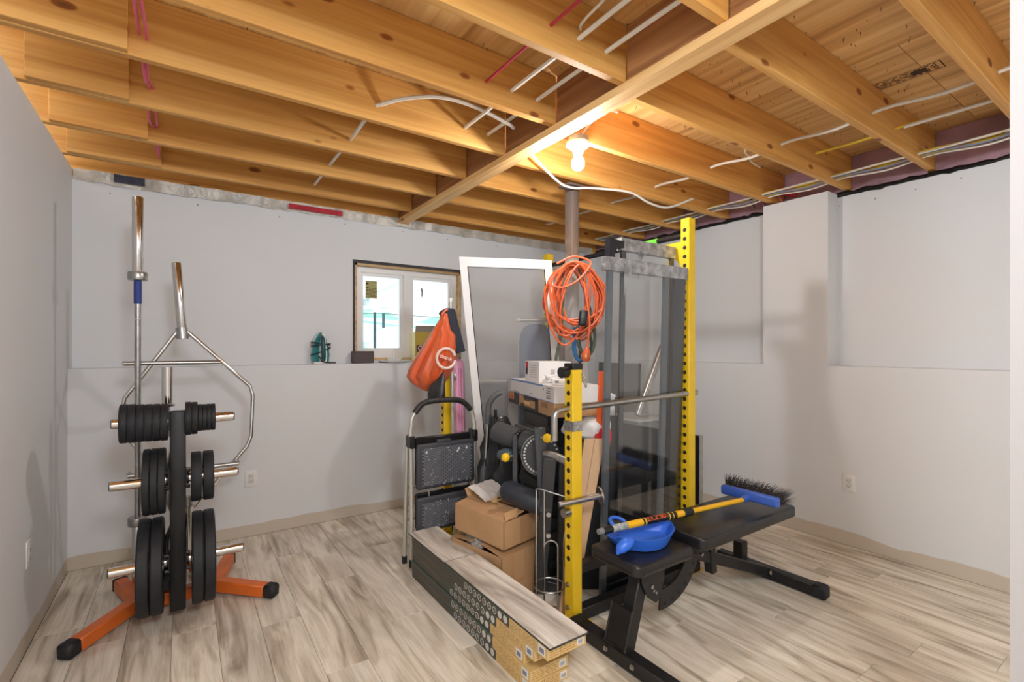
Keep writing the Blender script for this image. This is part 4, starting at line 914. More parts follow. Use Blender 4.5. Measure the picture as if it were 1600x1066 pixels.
for pts_, wd in (
    ([(1.5514, 2.5244, 0.9373), (1.5521, 2.518, 0.7731), (1.5462, 2.5159, 0.5782), (1.5332, 2.5247, 0.5312)], 0.01),
    ([(1.5592, 2.5071, 0.9269), (1.5587, 2.499, 0.7755), (1.5539, 2.4986, 0.5965), (1.5462, 2.5159, 0.5547)], 0.012),
    ([(1.5668, 2.4899, 0.9166), (1.5652, 2.48, 0.7778), (1.5615, 2.4814, 0.6146), (1.5592, 2.5071, 0.5782)], 0.01),
    ([(1.5711, 2.4748, 0.9064), (1.5684, 2.4634, 0.7802), (1.5658, 2.4664, 0.6326), (1.5689, 2.5005, 0.6017)], 0.012),):
    obj('fold', M().tube(pts_, [.007, wd, wd, .004], 8), mat('black_canvas', (38, 39, 42), .7, bump=.3, bs=50), t)
obj('tube', M().tube(bez([V((1.5935, 2.5322, 0.9648)), V((1.6, 2.5277, 0.7266)), V((1.6012, 2.5148, 0.5387)), V((1.5816, 2.5282, 0.3329)), V((1.5482, 2.5267, 0.0056))], 5), .010, 10), BLACK, t)
for x, y in ((1.4961, 2.5620), (1.5514, 2.5244)): obj('wheel', M().disc(.045, .025, (x, y, .045), RT, .012, 20), RUBBER, t)
# orange plank, kraft carton, white bag
t = thing('orange_board', (1.93, 1.95, 0), 'bright orange painted board leaning behind the yellow upright', 'board')
a_ = V((1.8825, 1.958, .819)); b_ = V((1.915, 1.95, 1.215)); ed = (RT*.8-FW*.1).normalized()
obj('board', M().hexa(a_, ed*.058, FW*.035, b_-a_), mat('safety_orange', (244, 104, 36), .45), t, False)
obj('groove', M().bar(a_+ed*.03+(b_-a_)*.05-FW*.001, a_+ed*.03+(b_-a_)*.99-FW*.001, .003, .002), mat('groove_dark', (150, 60, 26), .6), t)
t = thing('kraft_carton', (1.66, 1.87, 0), 'narrow tall kraft cardboard sheet leaning behind the yellow front upright', 'cardboard')
q = M(); p0, p1, p2, p3 = V((1.556, 1.876, .0)), V((1.625, 1.835, .0)), V((1.815, 1.965, .843)), V((1.905, 1.90, .848))
q.prism([p0, p1, p3, p2], FW*.03); obj('sheet', q, mat('kraft_paper', (206, 172, 136), .7, var=.06, vs=5), t, False); obj('fold_line', M().bar(p0+(p1-p0)*.5-FW*.001, p2+(p3-p2)*.5-FW*.001, .002, .002), CARDIN, t)
t = thing('plastic_bag', (1.88, 2.0, .62), 'white and red plastic carrier bag behind the yellow front upright', 'bag')
random.seed(4)
def blob(c, sx, sy, sz, amp, f, sub=3):
    b = bmesh.new(); bmesh.ops.create_icosphere(b, subdivisions=sub, radius=1); ph = random.uniform(0, 6)
    for v in b.verts:
        p = v.co.copy(); k = 1+amp*math.sin(p.x*f+p.z*f*.7+ph)+amp*.7*math.sin(p.y*f*1.6-p.z*f*1.1+ph*2); v.co = V(c)+RT*(p.x*sx*k)+FW*(p.y*sy*k)+UP*(p.z*sz*k)
    return M().bm(b)
cb_ = V((1.9099, 1.9912, 0.8985)); obj('bag_body', blob(cb_, .095, .05, .075, .07, 5), mat('white_bag_film', (228, 226, 226), .35, bump=.3, bs=30), t)
obj('red_contents', blob(cb_+RT*.045-UP*.05-FW*.02, .05, .05, .07, .06, 6), mat('red_glossy', (196, 30, 40), .3), t)
obj('bag_corner', blob(cb_-RT*.13-UP*.005, .05, .03, .04, .1, 6), bpy.data.materials['white_bag_film'], t)
t = thing('storage_bin', (1.86, 2.0, 0), 'dark storage bin below the white and red bag', 'bin')
obj('bin_body', M().hexa(V((cb_.x, cb_.y, 0))-RT*.09-FW*.035, RT*.12, FW*.08, UP*.80), CBL, t, False); obj('rim', M().hexa(V((cb_.x, cb_.y, .8))-RT*.095-FW*.04, RT*.13, FW*.09, UP*.018), BLACK, t, False)

# ================================================================ sealed glass units leaning in the rack
GP = clear('sealed_glass', (.982, .99, .989), .03); FR = mat('window_frame_black', (28, 31, 38), .35); GST = mat('grey_spacer', (84, 90, 98), .4); WRAP = mat('silver_wrap', (168, 170, 172), .25, .4, var=.45, vs=22, bump=.9, bs=30)
def unit(name, label, x0, x1, yb, yt, z0, z1, black_left):
    t = thing(name, ((x0+x1)/2, yb, 0), label, 'window unit', None)
    def pt(x, z, d=0): return V((x, yb+(yt-yb)*z/z1+d, z))
    def slab(xa, xb, za, zb, d0, d1): 
        p = pt(xa, za, d0); return M().hexa(p, V((xb-xa, 0, 0)), V((0, d1-d0, 0)), pt(xa, zb, d0)-p)
    obj('pane', slab(x0, x1, z0, z1, 0, .004), GP, t, False)
    for nm, xa, xb, m in ((('stile', x0+.012, x0+.042, FR), ('stile', x1-.030, x1-.004, FR)) if black_left else (('stile', x0+.022, x0+.058, GST), ('stile', x1-.195, x1-.155, GST), ('stile', x1-.105, x1-.006, FR))):
        obj(nm, slab(xa, xb, z0, z1-.03, .006, .024), m, t, False)
    obj('bottom_rail', slab(x0+.03, x1-.012, z0, z0+.07, .006, .024), FR, t, False)
    tr = obj('top_rail', slab(x0-.004, x1+.002, z1-.065, z1+.004, -.003, .034), WRAP, t, False)
    obj('wrap_tail', M().prism([pt(x0+.13, z1-.065, -.002), pt(x0+.19, z1-.065, -.002), pt(x0+.15, z1-.12, -.002), pt(x0+.135, z1-.22, -.002)], (0, .001, 0)), WRAP, tr, False)
    return t
unit('glass_unit', 'tall glass window unit with taped top, nearer of two beside the rack post', 1.805, 2.475, 1.845, 1.788, .0, 1.818, 0)
t2 = unit('glass_unit', 'taller glass window unit with taped top, behind the nearer one', 2.005, 2.470, 1.912, 1.868, .0, 1.955, 1)
obj('corner_block', M().box(1.905, 1.945, 1.862, 1.90, 1.80, 1.945), FR, t2, False); obj('head_piece', M().box(1.945, 2.02, 1.865, 1.895, 1.90, 1.94), FR, t2, False)
# dark chest beyond the glass
t = thing('dark_panel', (2.765, 2.42, 0), 'big dark panel with a silver edge standing on edge beyond the glass units', 'panel')
obj('panel_board', M().box(2.755, 2.785, 1.905, 2.95, .0, .775), mat('dark_laminate', (34, 36, 42), .3), t, False)
obj('edge_strip', M().box(2.751, 2.789, 1.897, 1.905, .0, .78), STEEL, t, False)
t = thing('grey_carton', (3.03, 2.68, 0), 'pale grey topped box standing behind the dark panel beyond the glass', 'box')
obj('box_body', M().rbox((3.03, 2.68, .395), (.34, .36, .79), .006, 1), mat('grey_box_card', (150, 152, 152), .6), t)
obj('lid', M().rbox((3.03, 2.68, .782), (.35, .37, .022), .004, 1), mat('pale_lid', (200, 202, 200), .4), t)
t = thing('steel_tube', (2.92, 2.56, .793), 'grey steel tube leaning beyond the glass units', 'tube')
obj('tube', M().tube([(2.92, 2.56, .82), (3.22, 2.56, 1.36)], .028, 18), STEEL, t); obj('tube_end', M().tube([(3.216, 2.56, 1.353), (3.2215, 2.56, 1.363)], .022, 14), HOLE, t)
t = thing('grey_board', (3.68, 3.55, 0), 'grey panel leaning on the right wall in the far corner', 'board')
obj('panel', M().hexa((3.64, 3.22, 0), (0, .56, 0), (.02, 0, 0), (.06, 0, 1.19)), mat('grey_panel', (128, 126, 122), .6), t, False); obj('panel_edge', M().hexa((3.638, 3.22, 0), (0, .012, 0), (.024, 0, 0), (.06, 0, 1.192)), mat('panel_edge', (86, 84, 82), .6), t, False)
t = thing('brown_board', (3.42, 3.80, 0), 'brown wooden board standing in the far corner', 'board')
obj('board', M().hexa((3.38, 3.80, 0), (.11, -.02, 0), (0, .03, 0), (0, .06, 1.36)), mat('walnut_board', (112, 88, 68), .6, var=.2, vs=4, stretch=(10, 10, 1)), t, False); obj('end_grain', M().hexa((3.38, 3.86, 1.36), (.11, -.02, 0), (0, .03, 0), (0, 0, .003)), CARDIN, t, False)
t = thing('white_trim_board', (3.55, 3.76, 0), 'white trim board standing in the far corner', 'board')
obj('board', M().hexa((3.51, 3.77, 0), (.075, -.02, 0), (0, .025, 0), (0, .09, 1.28)), WHITE, t, False); obj('bead', M().hexa((3.51, 3.764, 0), (.012, -.003, 0), (0, .006, 0), (0, .09, 1.28)), WPAINT, t, False)

# ================================================================ steel column with cords
CXc, CYc = 2.218, 2.53
t = thing('steel_column', (CXc, CYc, 0), 'rusty steel support column holding the coiled orange cord', 'column')
def rust():
    m = bpy.data.materials.new('primed_rusty_steel'); m.use_nodes = True; nt = m.node_tree; b = nt.nodes['Principled BSDF']; N = nt.nodes.new; L = nt.links.new
    tc = N('ShaderNodeTexCoord'); sp = N('ShaderNodeSeparateXYZ'); L(tc.outputs['Object'], sp.inputs[0]); n = N('ShaderNodeTexNoise'); n.inputs['Scale'].default_value = 9; n.inputs['Detail'].default_value = 6; L(tc.outputs['Object'], n.inputs[0])
    a = N('ShaderNodeMath'); a.operation = 'MULTIPLY_ADD'; L(n.outputs[0], a.inputs[0]); a.inputs[1].default_value = .5; L(sp.outputs[2], a.inputs[2])
    r = ramp(N, L, a.outputs[0], [(.0, lin((186, 184, 180))), (.86, lin((186, 184, 180))), (.94, lin((134, 114, 100))), (1.0, lin((118, 106, 98)))])
    mr_ = N('ShaderNodeMapRange'); mr_.inputs[1].default_value = 0; mr_.inputs[2].default_value = 2.45; L(a.outputs[0], mr_.inputs[0]); L(mr_.outputs[0], r.inputs[0])
    L(r.outputs[0], b.inputs['Base Color']); b.inputs['Roughness'].default_value = .45; b.inputs['Metallic'].default_value = .35; return m
RU = rust(); obj('shaft', M().rbox((CXc, CYc, 1.23), (.072, .072, 2.44), .008, 2, Matrix.Rotation(.18, 3, 'Z')), RU, t)
obj('top_plate', M().rbox((CXc, CYc, 2.461), (.15, .12, .012), .002, 1), RU, t); obj('base_plate', M().rbox((CXc, CYc, .005), (.16, .16, .01), .002, 1), RU, t)
hk = V((2.129, 2.4709, 1.8965)); obj('hook', M().rbox(hk+FW*.03, (.06, .10, .035), .004, 1, Matrix((RT, FW, UP)).transposed()), STEEL, t)
t = thing('extension_cord', tuple(V((2.1309, 2.4213, 1.6815))), 'thick coil of orange extension cord hung on the steel column', 'cord')
random.seed(31); cc = V((2.1179, 2.3939, 1.6742))
main = []; NL = 15
for k in range(NL*16+1):
    a = 2*math.pi*k/16+math.pi/2; l = k/16
    j = math.sin(l*2.4)*.5+.5; rx_ = .135+.045*math.sin(l*1.93+.5); rz_ = .205+.055*math.sin(l*2.71+1.1)
    tz = .10*math.sin(l*3.3); off_ = RT*(.022*math.sin(l*4.1))
    s_ = math.sin(a); zc = (.215*s_ if s_ > 0 else rz_*s_*1.05); wx = rx_*math.cos(a)*(1-.12*s_)
    main.append(cc+off_+RT*(wx+tz*s_*.25)+UP*(zc-.0+(.012*math.sin(l*5) if s_ > 0 else .02*math.sin(l*3.7)))+FW*(-.045+.012*(l-7)*.6+.02*math.sin(a+l)))
obj('cord_coil', M().tube(bez(main, 2), .0072, 6), CORD, t)
lp1 = [V((1.9257, 2.4155, 1.7713)), V((1.933, 2.3985, 1.7455)), V((1.9872, 2.3496, 1.732)), V((2.0646, 2.2971, 1.7767)), V((2.1424, 2.2685, 1.8736)), V((2.1426, 2.2925, 1.914)), V((2.0643, 2.3456, 1.9346)), V((1.9791, 2.4034, 1.8893))]
obj('cord_loop', M().tube(bez(lp1, 6), .0075, 6), CORD, t)
obj('cord_loop', M().tube(bez([V((2.1665, 2.2763, 1.8358)), V((2.2176, 2.2416, 1.774)), V((2.2482, 2.2208, 1.6999)), V((2.2312, 2.2324, 1.6176)), V((2.1835, 2.2647, 1.56)), V((2.1254, 2.28, 1.5341))], 6), .0072, 6), CORD, t)
obj('cord_loop', M().tube(bez([V((1.9054, 2.4293, 1.6159)), V((1.9257, 2.4155, 1.5054)), V((1.9596, 2.3925, 1.4154)), V((2.0002, 2.365, 1.3664)), V((2.0442, 2.3351, 1.3868)), V((2.0882, 2.3052, 1.4563)), V((2.1085, 2.2915, 1.5463))], 6), .0072, 6), CORD, t)
obj('cord_loop', M().tube(bez([V((1.9659, 2.4003, 1.5265)), V((1.9829, 2.3888, 1.4444)), V((2.0271, 2.3588, 1.4239)), V((2.0746, 2.3266, 1.4608)), V((2.1187, 2.2846, 1.4932)), V((2.1424, 2.2685, 1.5463))], 6), .0072, 6), CORD, t)
obj('cord_tail', M().tube(bez([V((2.1085, 2.2915, 1.7713)), V((2.1251, 2.2561, 1.5247)), V((2.1184, 2.2606, 1.4028)), V((2.1116, 2.2652, 1.3378))], 6), .0078, 8), CORD, t)
pg = obj('plug_end', M().tube([V((2.1116, 2.2652, 1.35)), V((2.1116, 2.2652, 1.3337)), V((2.1083, 2.2675, 1.3094)), V((2.1066, 2.2686, 1.2728)), V((2.1066, 2.2686, 1.2606))], [.010, .020, .027, .027, .018], 14), CORD, t)
obj('outlet_face', M().ball(V((2.0873, 2.2478, 1.2936)), (.006, .006, .014), 10), mat('brass_face', (230, 190, 110), .4), pg)
R3 = Matrix((RT, FW, UP)).transposed(); obj('connector_block', M().rbox(V((2.071, 2.2565, 1.5351)), (.052, .045, .098), .012, 3, R3 @ Matrix.Rotation(.12, 3, 'Y')), BLACK, t)
GC = mat('olive_strap', (86, 96, 78), .55); t = thing('green_cord', tuple(V((2.1485, 2.4094, 1.5327))), 'loops of dark green cord behind the orange coil', 'cord')
for pts_ in ([V((2.0495, 2.404, 1.8712)), V((2.0327, 2.4034, 1.7366)), V((2.0193, 2.4003, 1.5282)), V((2.009, 2.4073, 1.4039)), V((1.9821, 2.4135, 1.2798)), V((1.9889, 2.4089, 1.2178)), V((2.006, 2.3973, 1.1972))], [V((2.1322, 2.36, 1.8645)), V((2.1703, 2.3221, 1.6544)), V((2.1978, 2.2913, 1.4872)), V((2.2012, 2.289, 1.3833)), V((2.1806, 2.303, 1.3126)), V((2.1496, 2.324, 1.3001)), V((2.1187, 2.345, 1.3542)), V((2.1083, 2.352, 1.4456)), V((2.1254, 2.3525, 1.5293))], [V((2.1529, 2.3581, 1.5305)), V((2.1911, 2.3321, 1.4465)), V((2.2049, 2.3227, 1.3626)), V((2.1806, 2.3392, 1.308)), V((2.1494, 2.3604, 1.329)), V((2.1355, 2.3698, 1.4046))]):
    obj('cord_loop', M().tube(bez(pts_, 6), .0105, 8), GC, t)
t = thing('blue_cord', tuple(V((2.1218, 2.367, 1.3416))), 'blue cord loop hanging below the orange coil', 'cord')
for pts_ in ([(2.0879, 2.3538, 1.4784), (2.0744, 2.3509, 1.4037), (2.0677, 2.3433, 1.3294), (2.0847, 2.3318, 1.2759), (2.1086, 2.3156, 1.2677), (2.129, 2.3138, 1.2963)],
    [(2.0989, 2.3464, 1.4784), (2.0853, 2.3435, 1.4037), (2.0786, 2.3359, 1.3294), (2.0956, 2.3244, 1.2759), (2.1195, 2.3082, 1.2677), (2.14, 2.3064, 1.2963)]): obj('cord_loop', M().tube(bez(pts_, 6), .008, 8), mat('blue_cord', (40, 96, 140), .5), t)

# ================================================================ bags hanging by the short rear upright
t = thing('grey_pole', (1.57, 3.06, 0), 'slim grey pole standing beside the short rear upright', 'pole')
obj('shaft', M().cyl((1.60, 3.085, 0), (1.572, 3.10, 1.69), .0135, n=12), ALU, t); obj('tip', M().cyl((1.572, 3.10, 1.68), (1.572, 3.10, 1.705), .0155, n=12), WHITE, t)
t = thing('orange_bag', tuple(V((1.4307, 3.0536, 1.2748))), 'full orange plastic shopping bag with a white ring hanging by the window', 'bag')
prof = [(0.3096, 0.0641, 0.0199, 0.012), (0.2653, 0.0597, 0.0332, 0.03), (0.1990, 0.0442, 0.0619, 0.055), (0.1592, 0.0486, 0.0884, 0.07), (0.0884, 0.0287, 0.1128, 0.09), (0.0000, -0.0022, 0.1393, 0.11), (-0.0796, -0.0332, 0.1526, 0.12), (-0.1238, -0.0509, 0.1481, 0.12), (-0.1680, -0.0486, 0.1150, 0.1), (-0.2034, -0.0420, 0.0685, 0.07), (-0.2255, -0.0442, 0.0265, 0.03)]   # height, centre, half width, depth
n = 40; q = M(); B0 = V((1.4307, 3.0536, 1.2748))
for (hz, cx_, hw, th) in prof:
    for j in range(n):
        a = 2*math.pi*j/n; q.v.append(B0+RT*(cx_+hw*math.cos(a)*(1+.02*math.sin(9*a)))+UP*hz+FW*(th*math.sin(a)*(1+.16*math.sin(7*a-hz*4.5)+.1*math.sin(13*a))))
for i in range(len(prof)-1):
    for j in range(n): q.f.append((i*n+j, i*n+(j+1) % n, (i+1)*n+(j+1) % n, (i+1)*n+j)); q.m.append(0)
q.f.append(tuple(range(n))); q.f.append(tuple(range((len(prof)-1)*n, len(prof)*n))); q.m += [0, 0]
ob = obj('bag_body', q, mat('orange_bag_film', (222, 104, 60), .42, var=.1, vs=10, bump=.35, bs=26, stretch=(3, 3, .5)), t)
obj('handle', M().tube(bez([V((1.4628, 3.0196, 1.5749)), V((1.49, 3.0254, 1.6028)), V((1.5211, 3.0284, 1.6133)), V((1.5413, 3.0389, 1.5969)), V((1.501, 3.0179, 1.5407)), V((1.5148, 2.9964, 1.4517))], 5), .009, 8), bpy.data.materials['orange_bag_film'], t)
ringp = [(1.4951, 2.8804, 1.2634), (1.4909, 2.88, 1.2514), (1.4842, 2.8794, 1.2404), (1.4756, 2.8789, 1.2308), (1.4653, 2.8787, 1.223), (1.4539, 2.8791, 1.2172), (1.442, 2.8802, 1.2136), (1.43, 2.882, 1.2124), (1.4183, 2.8847, 1.2136), (1.4075, 2.8881, 1.2171), (1.3978, 2.8918, 1.2228), (1.3894, 2.8957, 1.2305), (1.3826, 2.8994, 1.2399), (1.3776, 2.9024, 1.2507), (1.3743, 2.9045, 1.2625), (1.3729, 2.9055, 1.2749), (1.3733, 2.9052, 1.2874), (1.3756, 2.9037, 1.2996), (1.3797, 2.9011, 1.311), (1.3855, 2.8978, 1.3212), (1.393, 2.894, 1.3298), (1.402, 2.8901, 1.3365), (1.4123, 2.8865, 1.3411), (1.4235, 2.8834, 1.3434), (1.4354, 2.8811, 1.3433), (1.4474, 2.8796, 1.3408), (1.4592, 2.8788, 1.3359), (1.4701, 2.8788, 1.3289), (1.4797, 2.8791, 1.32), (1.4875, 2.8797, 1.3095), (1.4931, 2.8802, 1.2978)]
obj('white_ring', M().tube(ringp, .0095, 6), mat('white_bag_print', (236, 216, 208), .5), ob)
LOC['logo_base'] = LOC[ob.name]
text('thank', .036, V((1.422, 2.8685, 1.2826)), RT*1.0-UP*.35, -FW, bpy.data.materials['white_bag_print'], ob, wfit=.085)
t = thing('dark_cloth', tuple(V((1.5633, 3.0723, 1.4545))), 'dark navy cloth pouch draped over the grey pole tip', 'cloth')
cl = [[(1.4944, 3.0949, 1.5938), (1.5086, 3.043, 1.6137), (1.5654, 3.0467, 1.6119)],
      [(1.5011, 3.0782, 1.5616), (1.5151, 3.0264, 1.5772), (1.5719, 3.0302, 1.5571)],
      [(1.5243, 3.0746, 1.4764), (1.5418, 3.0204, 1.4841), (1.5952, 3.0265, 1.4629)],
      [(1.5384, 3.053, 1.386), (1.5557, 2.9989, 1.3946), (1.6092, 3.0049, 1.3725)],
      [(1.5579, 3.0518, 1.3048), (1.5751, 2.9978, 1.3098), (1.6251, 3.0062, 1.3229)]]
b = bmesh.new(); gv = [[b.verts.new(p) for p in r] for r in cl]
for i in range(4):
    for j in range(2): b.faces.new((gv[i][j], gv[i][j+1], gv[i+1][j+1], gv[i+1][j]))
bmesh.ops.recalc_face_normals(b, faces=b.faces[:]); bmesh.ops.subdivide_edges(b, edges=b.edges[:], cuts=2, use_grid_fill=True, smooth=.6); bmesh.ops.solidify(b, geom=b.faces[:], thickness=.02)
obj('cloth', M().bm(b), mat('navy_cloth', (42, 48, 62), .8, bump=.2, bs=60), t); obj('fold', M().tube(bez([V((1.4871, 3.0696, 1.592)), V((1.51, 3.036, 1.6088)), V((1.5538, 3.0243, 1.6055))], 4), .016, 8), bpy.data.materials['navy_cloth'], t)
t = thing('black_bag', tuple(V((1.4164, 3.0028, 1.0799))), 'small black plastic bag hanging under the orange bag', 'bag')
prof = [(0.0977, 0.0446, 0.0064, 0.006), (0.0637, 0.0340, 0.0212, 0.02), (0.0127, 0.0074, 0.0499, 0.04), (-0.0425, 0.0000, 0.0595, 0.05), (-0.0807, 0.0000, 0.0595, 0.045), (-0.1020, 0.0000, 0.0425, 0.02)]; q = M(); n = 24; B0 = V((1.3818, 2.9296, 1.0865))
for (hz, cx_, hw, th) in prof:
    for j in range(n): a = 2*math.pi*j/n; q.v.append(B0+RT*(cx_+hw*math.cos(a))+UP*hz+FW*(th*math.sin(a)*(1+.25*math.sin(5*a-hz*230))))
for i in range(len(prof)-1):
    for j in range(n): q.f.append((i*n+j, i*n+(j+1) % n, (i+1)*n+(j+1) % n, (i+1)*n+j)); q.m.append(0)
q.f.append(tuple(range(n))); q.f.append(tuple(range((len(prof)-1)*n, len(prof)*n))); q.m += [0, 0]
obj('bag_body', q, mat('black_bag_film', (46, 46, 48), .3, bump=.6, bs=30), t); obj('tie', M().tube(bez([V((1.417, 2.9057, 1.1758)), V((1.4507, 2.9553, 1.2071)), V((1.4974, 3.0204, 1.2214))], 4), .004, 6), BLACK, t)
t = thing('pink_foam', (1.70, 3.24, .70), 'rolled pink foam mat hung behind the short rear upright', 'mat')
obj('roll', M().tube([V((1.6706, 3.2412, 1.2683)), V((1.6865, 3.2304, 1.2394)), V((1.6905, 3.2277, 1.1962)), V((1.6985, 3.2223, 0.7395)), V((1.7024, 3.2196, 0.6914))], [.02, .05, .056, .056, .04], 20), PINKM, t)
for pts_ in ([(1.657, 3.184, 1.1938), (1.6648, 3.1787, 0.7298)], [(1.6805, 3.168, 1.1938), (1.6883, 3.1627, 0.7298)], [(1.6962, 3.1574, 1.1938), (1.704, 3.1521, 0.7298)]): obj('fold', M().tube(pts_, .008, 8), PINKM, t)
obj('hang_cord', M().tube([V((1.6746, 3.2385, 1.2587)), V((1.6312, 3.1954, 1.3027)), (1.60, 3.165, 1.22)], .004, 6), WHITE, t)

# ================================================================ things on the ledge
LZ = 1.2205
t = thing('clothes_iron', (.885, 3.975, LZ), 'teal and white clothes iron standing on the ledge left of the window', 'iron')
ol = [(-.062, .02), (-.068, .07), (-.060, .13), (-.038, .20), (-.012, .245), (0, .255), (.012, .245), (.038, .20), (.060, .13), (.068, .07), (.062, .02), (.045, .002), (-.045, .002)]
pr_ = lambda k, y: [V((.885+a*k, y, LZ+b_*k+(1-k)*.02)) for a, b_ in ol]
obj('soleplate', M().prism(pr_(1, 4.02), (0, .012, 0)), STEEL, t, False)
q = M().prism(pr_(.98, 3.985), (0, .035, 0)); obj('body', q, mat('teal_plastic', (24, 128, 128), .3), t, False)
q = M().prism([V((.897+a*.42, 3.955, LZ+.004+b_*.97)) for a, b_ in ol], (0, .032, 0)); obj('upper_shell', q, WHITE, t, False)
obj('steam_grip', M().tube(bez([(.885, 3.955, LZ+.21), (.885, 3.925, LZ+.19), (.888, 3.915, LZ+.12), (.892, 3.925, LZ+.05), (.892, 3.955, LZ+.02)], 5), .017, 10), mat('dark_teal', (30, 84, 88), .35), t)
obj('heel', M().rbox((.885, 3.965, LZ+.009), (.12, .07, .016), .004, 1), WHITE, t)
for z, tilt in ((.15, .01), (.158, -.012), (.10, .03)): obj('cord_loop', M().tube([(.885+.072*math.cos(a), 3.985+.062*math.sin(a), LZ+z+tilt*math.cos(a)) for a in [math.pi*2*k/20 for k in range(20)]], .0045, 6, True), BLACK, t)
obj('cord', M().tube(bez([(.86, 3.93, LZ+.06), (.89, 3.92, LZ+.02), (.94, 3.925, LZ+.012), (.985, 3.93, LZ+.010)], 5), .006, 6), BLACK, t)
t = thing('dark_box', (1.21, 3.975, LZ), 'small dark brown box on the ledge under the window', 'box')
obj('box_body', M().rbox((1.21, 3.975, LZ+.05), (.165, .08, .098), .003, 1), mat('dark_brown', (84, 72, 72), .55), t); obj('lid_line', M().box(1.1265, 1.2935, 3.934, 4.016, LZ+.088, LZ+.0895), BLACK, t, False)
t = thing('white_dish', (1.475, 3.965, LZ), 'white dish with a thin upright spike on the ledge by the window', 'dish')
obj('plate', M().lathe([(.001, .0), (.08, .0), (.125, .014), (.127, .018), (.08, .007), (.001, .007)], (1.475, 3.99-.04+.03, LZ), n=30).xf(Matrix.Translation((0, -.02, 0))), WHITE, t)
obj('bowl', M().lathe([(.001, .008), (.05, .008), (.066, .045), (.06, .045), (.045, .014), (.001, .014)], (1.475, 3.96, LZ), n=26), WHITE, t); obj('spike', M().cyl((1.475, 3.96, LZ+.012), (1.47, 3.96, LZ+.11), .006, .004, n=8), WHITE, t)
t = thing('yellow_box', (1.75, 3.985, LZ), 'open yellow and grey product box on the ledge behind the orange bag', 'box')
obj('box_body', M().box(1.66, 1.90, 3.945, 4.025, LZ, LZ+.265), mat('ochre_card', (196, 168, 72), .6), t, False)
obj('flap', M().hexa((1.66, 3.945, LZ+.265), (.24, 0, 0), (0, -.012, .055), (0, .003, .001)), mat('grey_card', (150, 142, 132), .7), t, False)
obj('side_panel', M().box(1.6585, 1.66, 3.945, 4.025, LZ, LZ+.265), mat('pale_yellow_card', (236, 224, 170), .6), t, False)
yb_ = obj('print_band', M().box(1.67, 1.90, 3.9435, 3.945, LZ+.09, LZ+.15), mat('maroon_print', (104, 62, 58), .6), t, False)
text('G', .062, (1.705, 3.943, LZ+.12), (1, 0, 0), (0, -1, 0), mat('cream_print', (232, 214, 200), .6), yb_)

# ================================================================ electrical cables through the joists
CW = mat('white_cable', (232, 228, 218), .45); CYL = mat('yellow_cable', (232, 200, 60), .45); CBLU = mat('blue_grey_cable', (128, 140, 164), .45); CPK = mat('pink_cable', (214, 96, 124), .5); CRD = mat('red_pex', (176, 46, 70), .4)
def cable(pts, r, m, label, k=6, name='electrical_cable'):
    q = M().tube(bez(pts, k) if len(pts) > 2 else [V(p) for p in pts], r, 6); loc = V(pts[0])
    return single(name, q, m, loc, label, 'cable', None)
def yrun(x, z, y0, y1, sag=0., wob=0., sd=1):
    random.seed(sd); ys = [y0]+[v for y in JY for v in (y+.02, y+.24) if y0 < v < y1]+[y1]; out = []
    for y in ys: out.append((x+random.uniform(-wob, wob), y, z-(sag if any(abs(y-(j+.24)) < .01 for j in JY) else 0)+random.uniform(-wob, wob)))
    return out
for i, dx in enumerate((0, .016)): cable(yrun(-.145+dx, 2.555, .3, 3.78, .045, .012, 3+i), .006, CPK, 'pink cable threaded through the joists at the left, '+('left strand' if i == 0 else 'right strand'))
cable(yrun(.785, 2.545, 2.35, 3.76, 0, .002, 9), .0095, CW, 'white pipe threaded through the joists above the back wall, left of the strapping', name='water_pipe')
cable([(.79, 2.35, 2.55), (.90, 2.28, 2.585), (1.05, 2.20, 2.603), (1.21, 2.15, 2.585), (1.39, 2.10, 2.525), (1.45, 2.12, 2.52)], .010, CW, 'white pipe bending in an arc between two joists left of the bulb', name='water_pipe')
cable(yrun(1.135, 2.56, .2, 1.885, 0, .002, 5), .0065, CRD, 'dark red pipe passing through the joists near the middle', name='water_pipe')
cable(yrun(1.275, 2.56, .2, 2.35, 0, .002, 6), .0095, CW, 'white pipe through the joists right of the red pipe', name='water_pipe')
cable(yrun(1.425, 2.56, .3, 2.35, 0, .002, 8), .0095, CW, 'white pipe through the joists just left of the strapping', name='water_pipe')
cable([(1.26, 1.0, 2.70), (1.27, 1.25, 2.63), (1.26, 1.36, 2.60), (1.29, 1.42, 2.60), (1.45, 1.55, 2.63), (1.53, 1.62, 2.60)], .0055, CW, 'thin white cable curling between joists beside the strapping')
cable([(1.735, 1.90, 2.475), (1.74, 1.82, 2.52), (1.80, 1.76, 2.56), (1.90, 1.80, 2.60), (1.88, 1.86, 2.64), (1.78, 1.84, 2.63), (1.72, 1.80, 2.58)], .006, CW, 'white cable looping above the bare bulb')
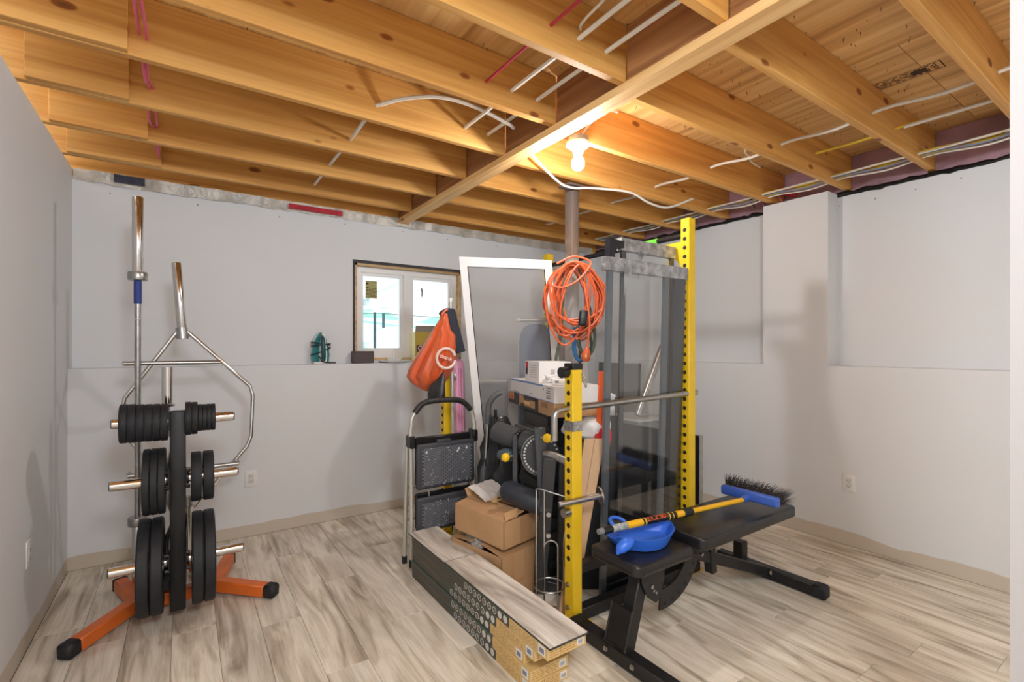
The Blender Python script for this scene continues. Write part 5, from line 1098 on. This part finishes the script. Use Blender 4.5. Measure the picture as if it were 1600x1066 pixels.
cable([(1.62, 2.30, 2.56), (1.80, 2.34, 2.47), (2.02, 2.42, 2.42), (2.17, 2.455, 2.425), (2.30, 2.44, 2.445), (2.6, 2.36, 2.45), (2.80, 2.34, 2.40), (3.0, 2.33, 2.40), (3.25, 2.30, 2.50)], .008, CW, 'white cable sagging past the top of the steel column')
cable(yrun(2.95, 2.565, .3, 3.74, .02, .006, 12), .0085, CW, 'white cable through the joists, well left of the right wall')
cable(yrun(3.25, 2.56, .25, 1.42, .01, .003, 14), .0075, CYL, 'yellow cable through the joists below the printed stamp')
cable(yrun(3.23, 2.545, .25, .97, 0, .002, 15), .0085, CW, 'white cable below the yellow one near the printed stamp')
cable([(2.98, 1.50, 2.69), (2.95, 1.60, 2.68), (2.98, 1.72, 2.62), (3.06, 1.74, 2.60), (3.12, 1.76, 2.585), (3.30, 1.80, 2.60)], .005, CW, 'thin white cable with a bare loose end at the far right joists')
for i, (dx, dz, m, c) in enumerate(((0, 0, CW, 'white'), (.018, .012, CYL, 'yellow'), (.034, .002, CBLU, 'blue grey'), (.05, .016, CW, 'white'), (.066, .004, CYL, 'yellow'), (.085, -.004, CW, 'white'), (.10, .012, CYL, 'yellow'))):
    ordn = ['leftmost', 'second from left', 'third from left', 'fourth from left', 'fifth from left', 'sixth from left', 'rightmost'][i]
    cable(yrun(3.60+dx, 2.50+dz, .25, 3.74, .010*(i % 3), .003, 50+i), .0058, m, f'{c} cable in the bundle along the right wall, {ordn}')
cable([(3.55, .42, 2.72), (3.56, .52, 2.66), (3.62, .60, 2.56), (3.68, .66, 2.50)], .006, CW, 'white cable dropping beside the joist at top right')
t = thing('wall_wiring', (3.78, 2.05, 2.5), 'red and black tangle of wires above the boxed-out wall column', 'wires')
random.seed(77)
for k in range(4):
    p = V((3.80, 1.90+.07*k, 2.47)); obj('wire', M().tube(bez([p, p+V((-.02, .03, .07)), p+V((.01, .06, .11)), p+V((.04, .02, .06)), p+V((.03, -.03, .12))], 5), .004, 5), BLACK if k % 2 else CPK, t)
obj('red_sleeve', M().tube(bez([(3.82, 1.80, 2.50), (3.80, 1.90, 2.53), (3.82, 2.0, 2.55), (3.80, 2.06, 2.60)], 5), .016, 8), mat('red_sleeve', (186, 34, 54), .4), t)
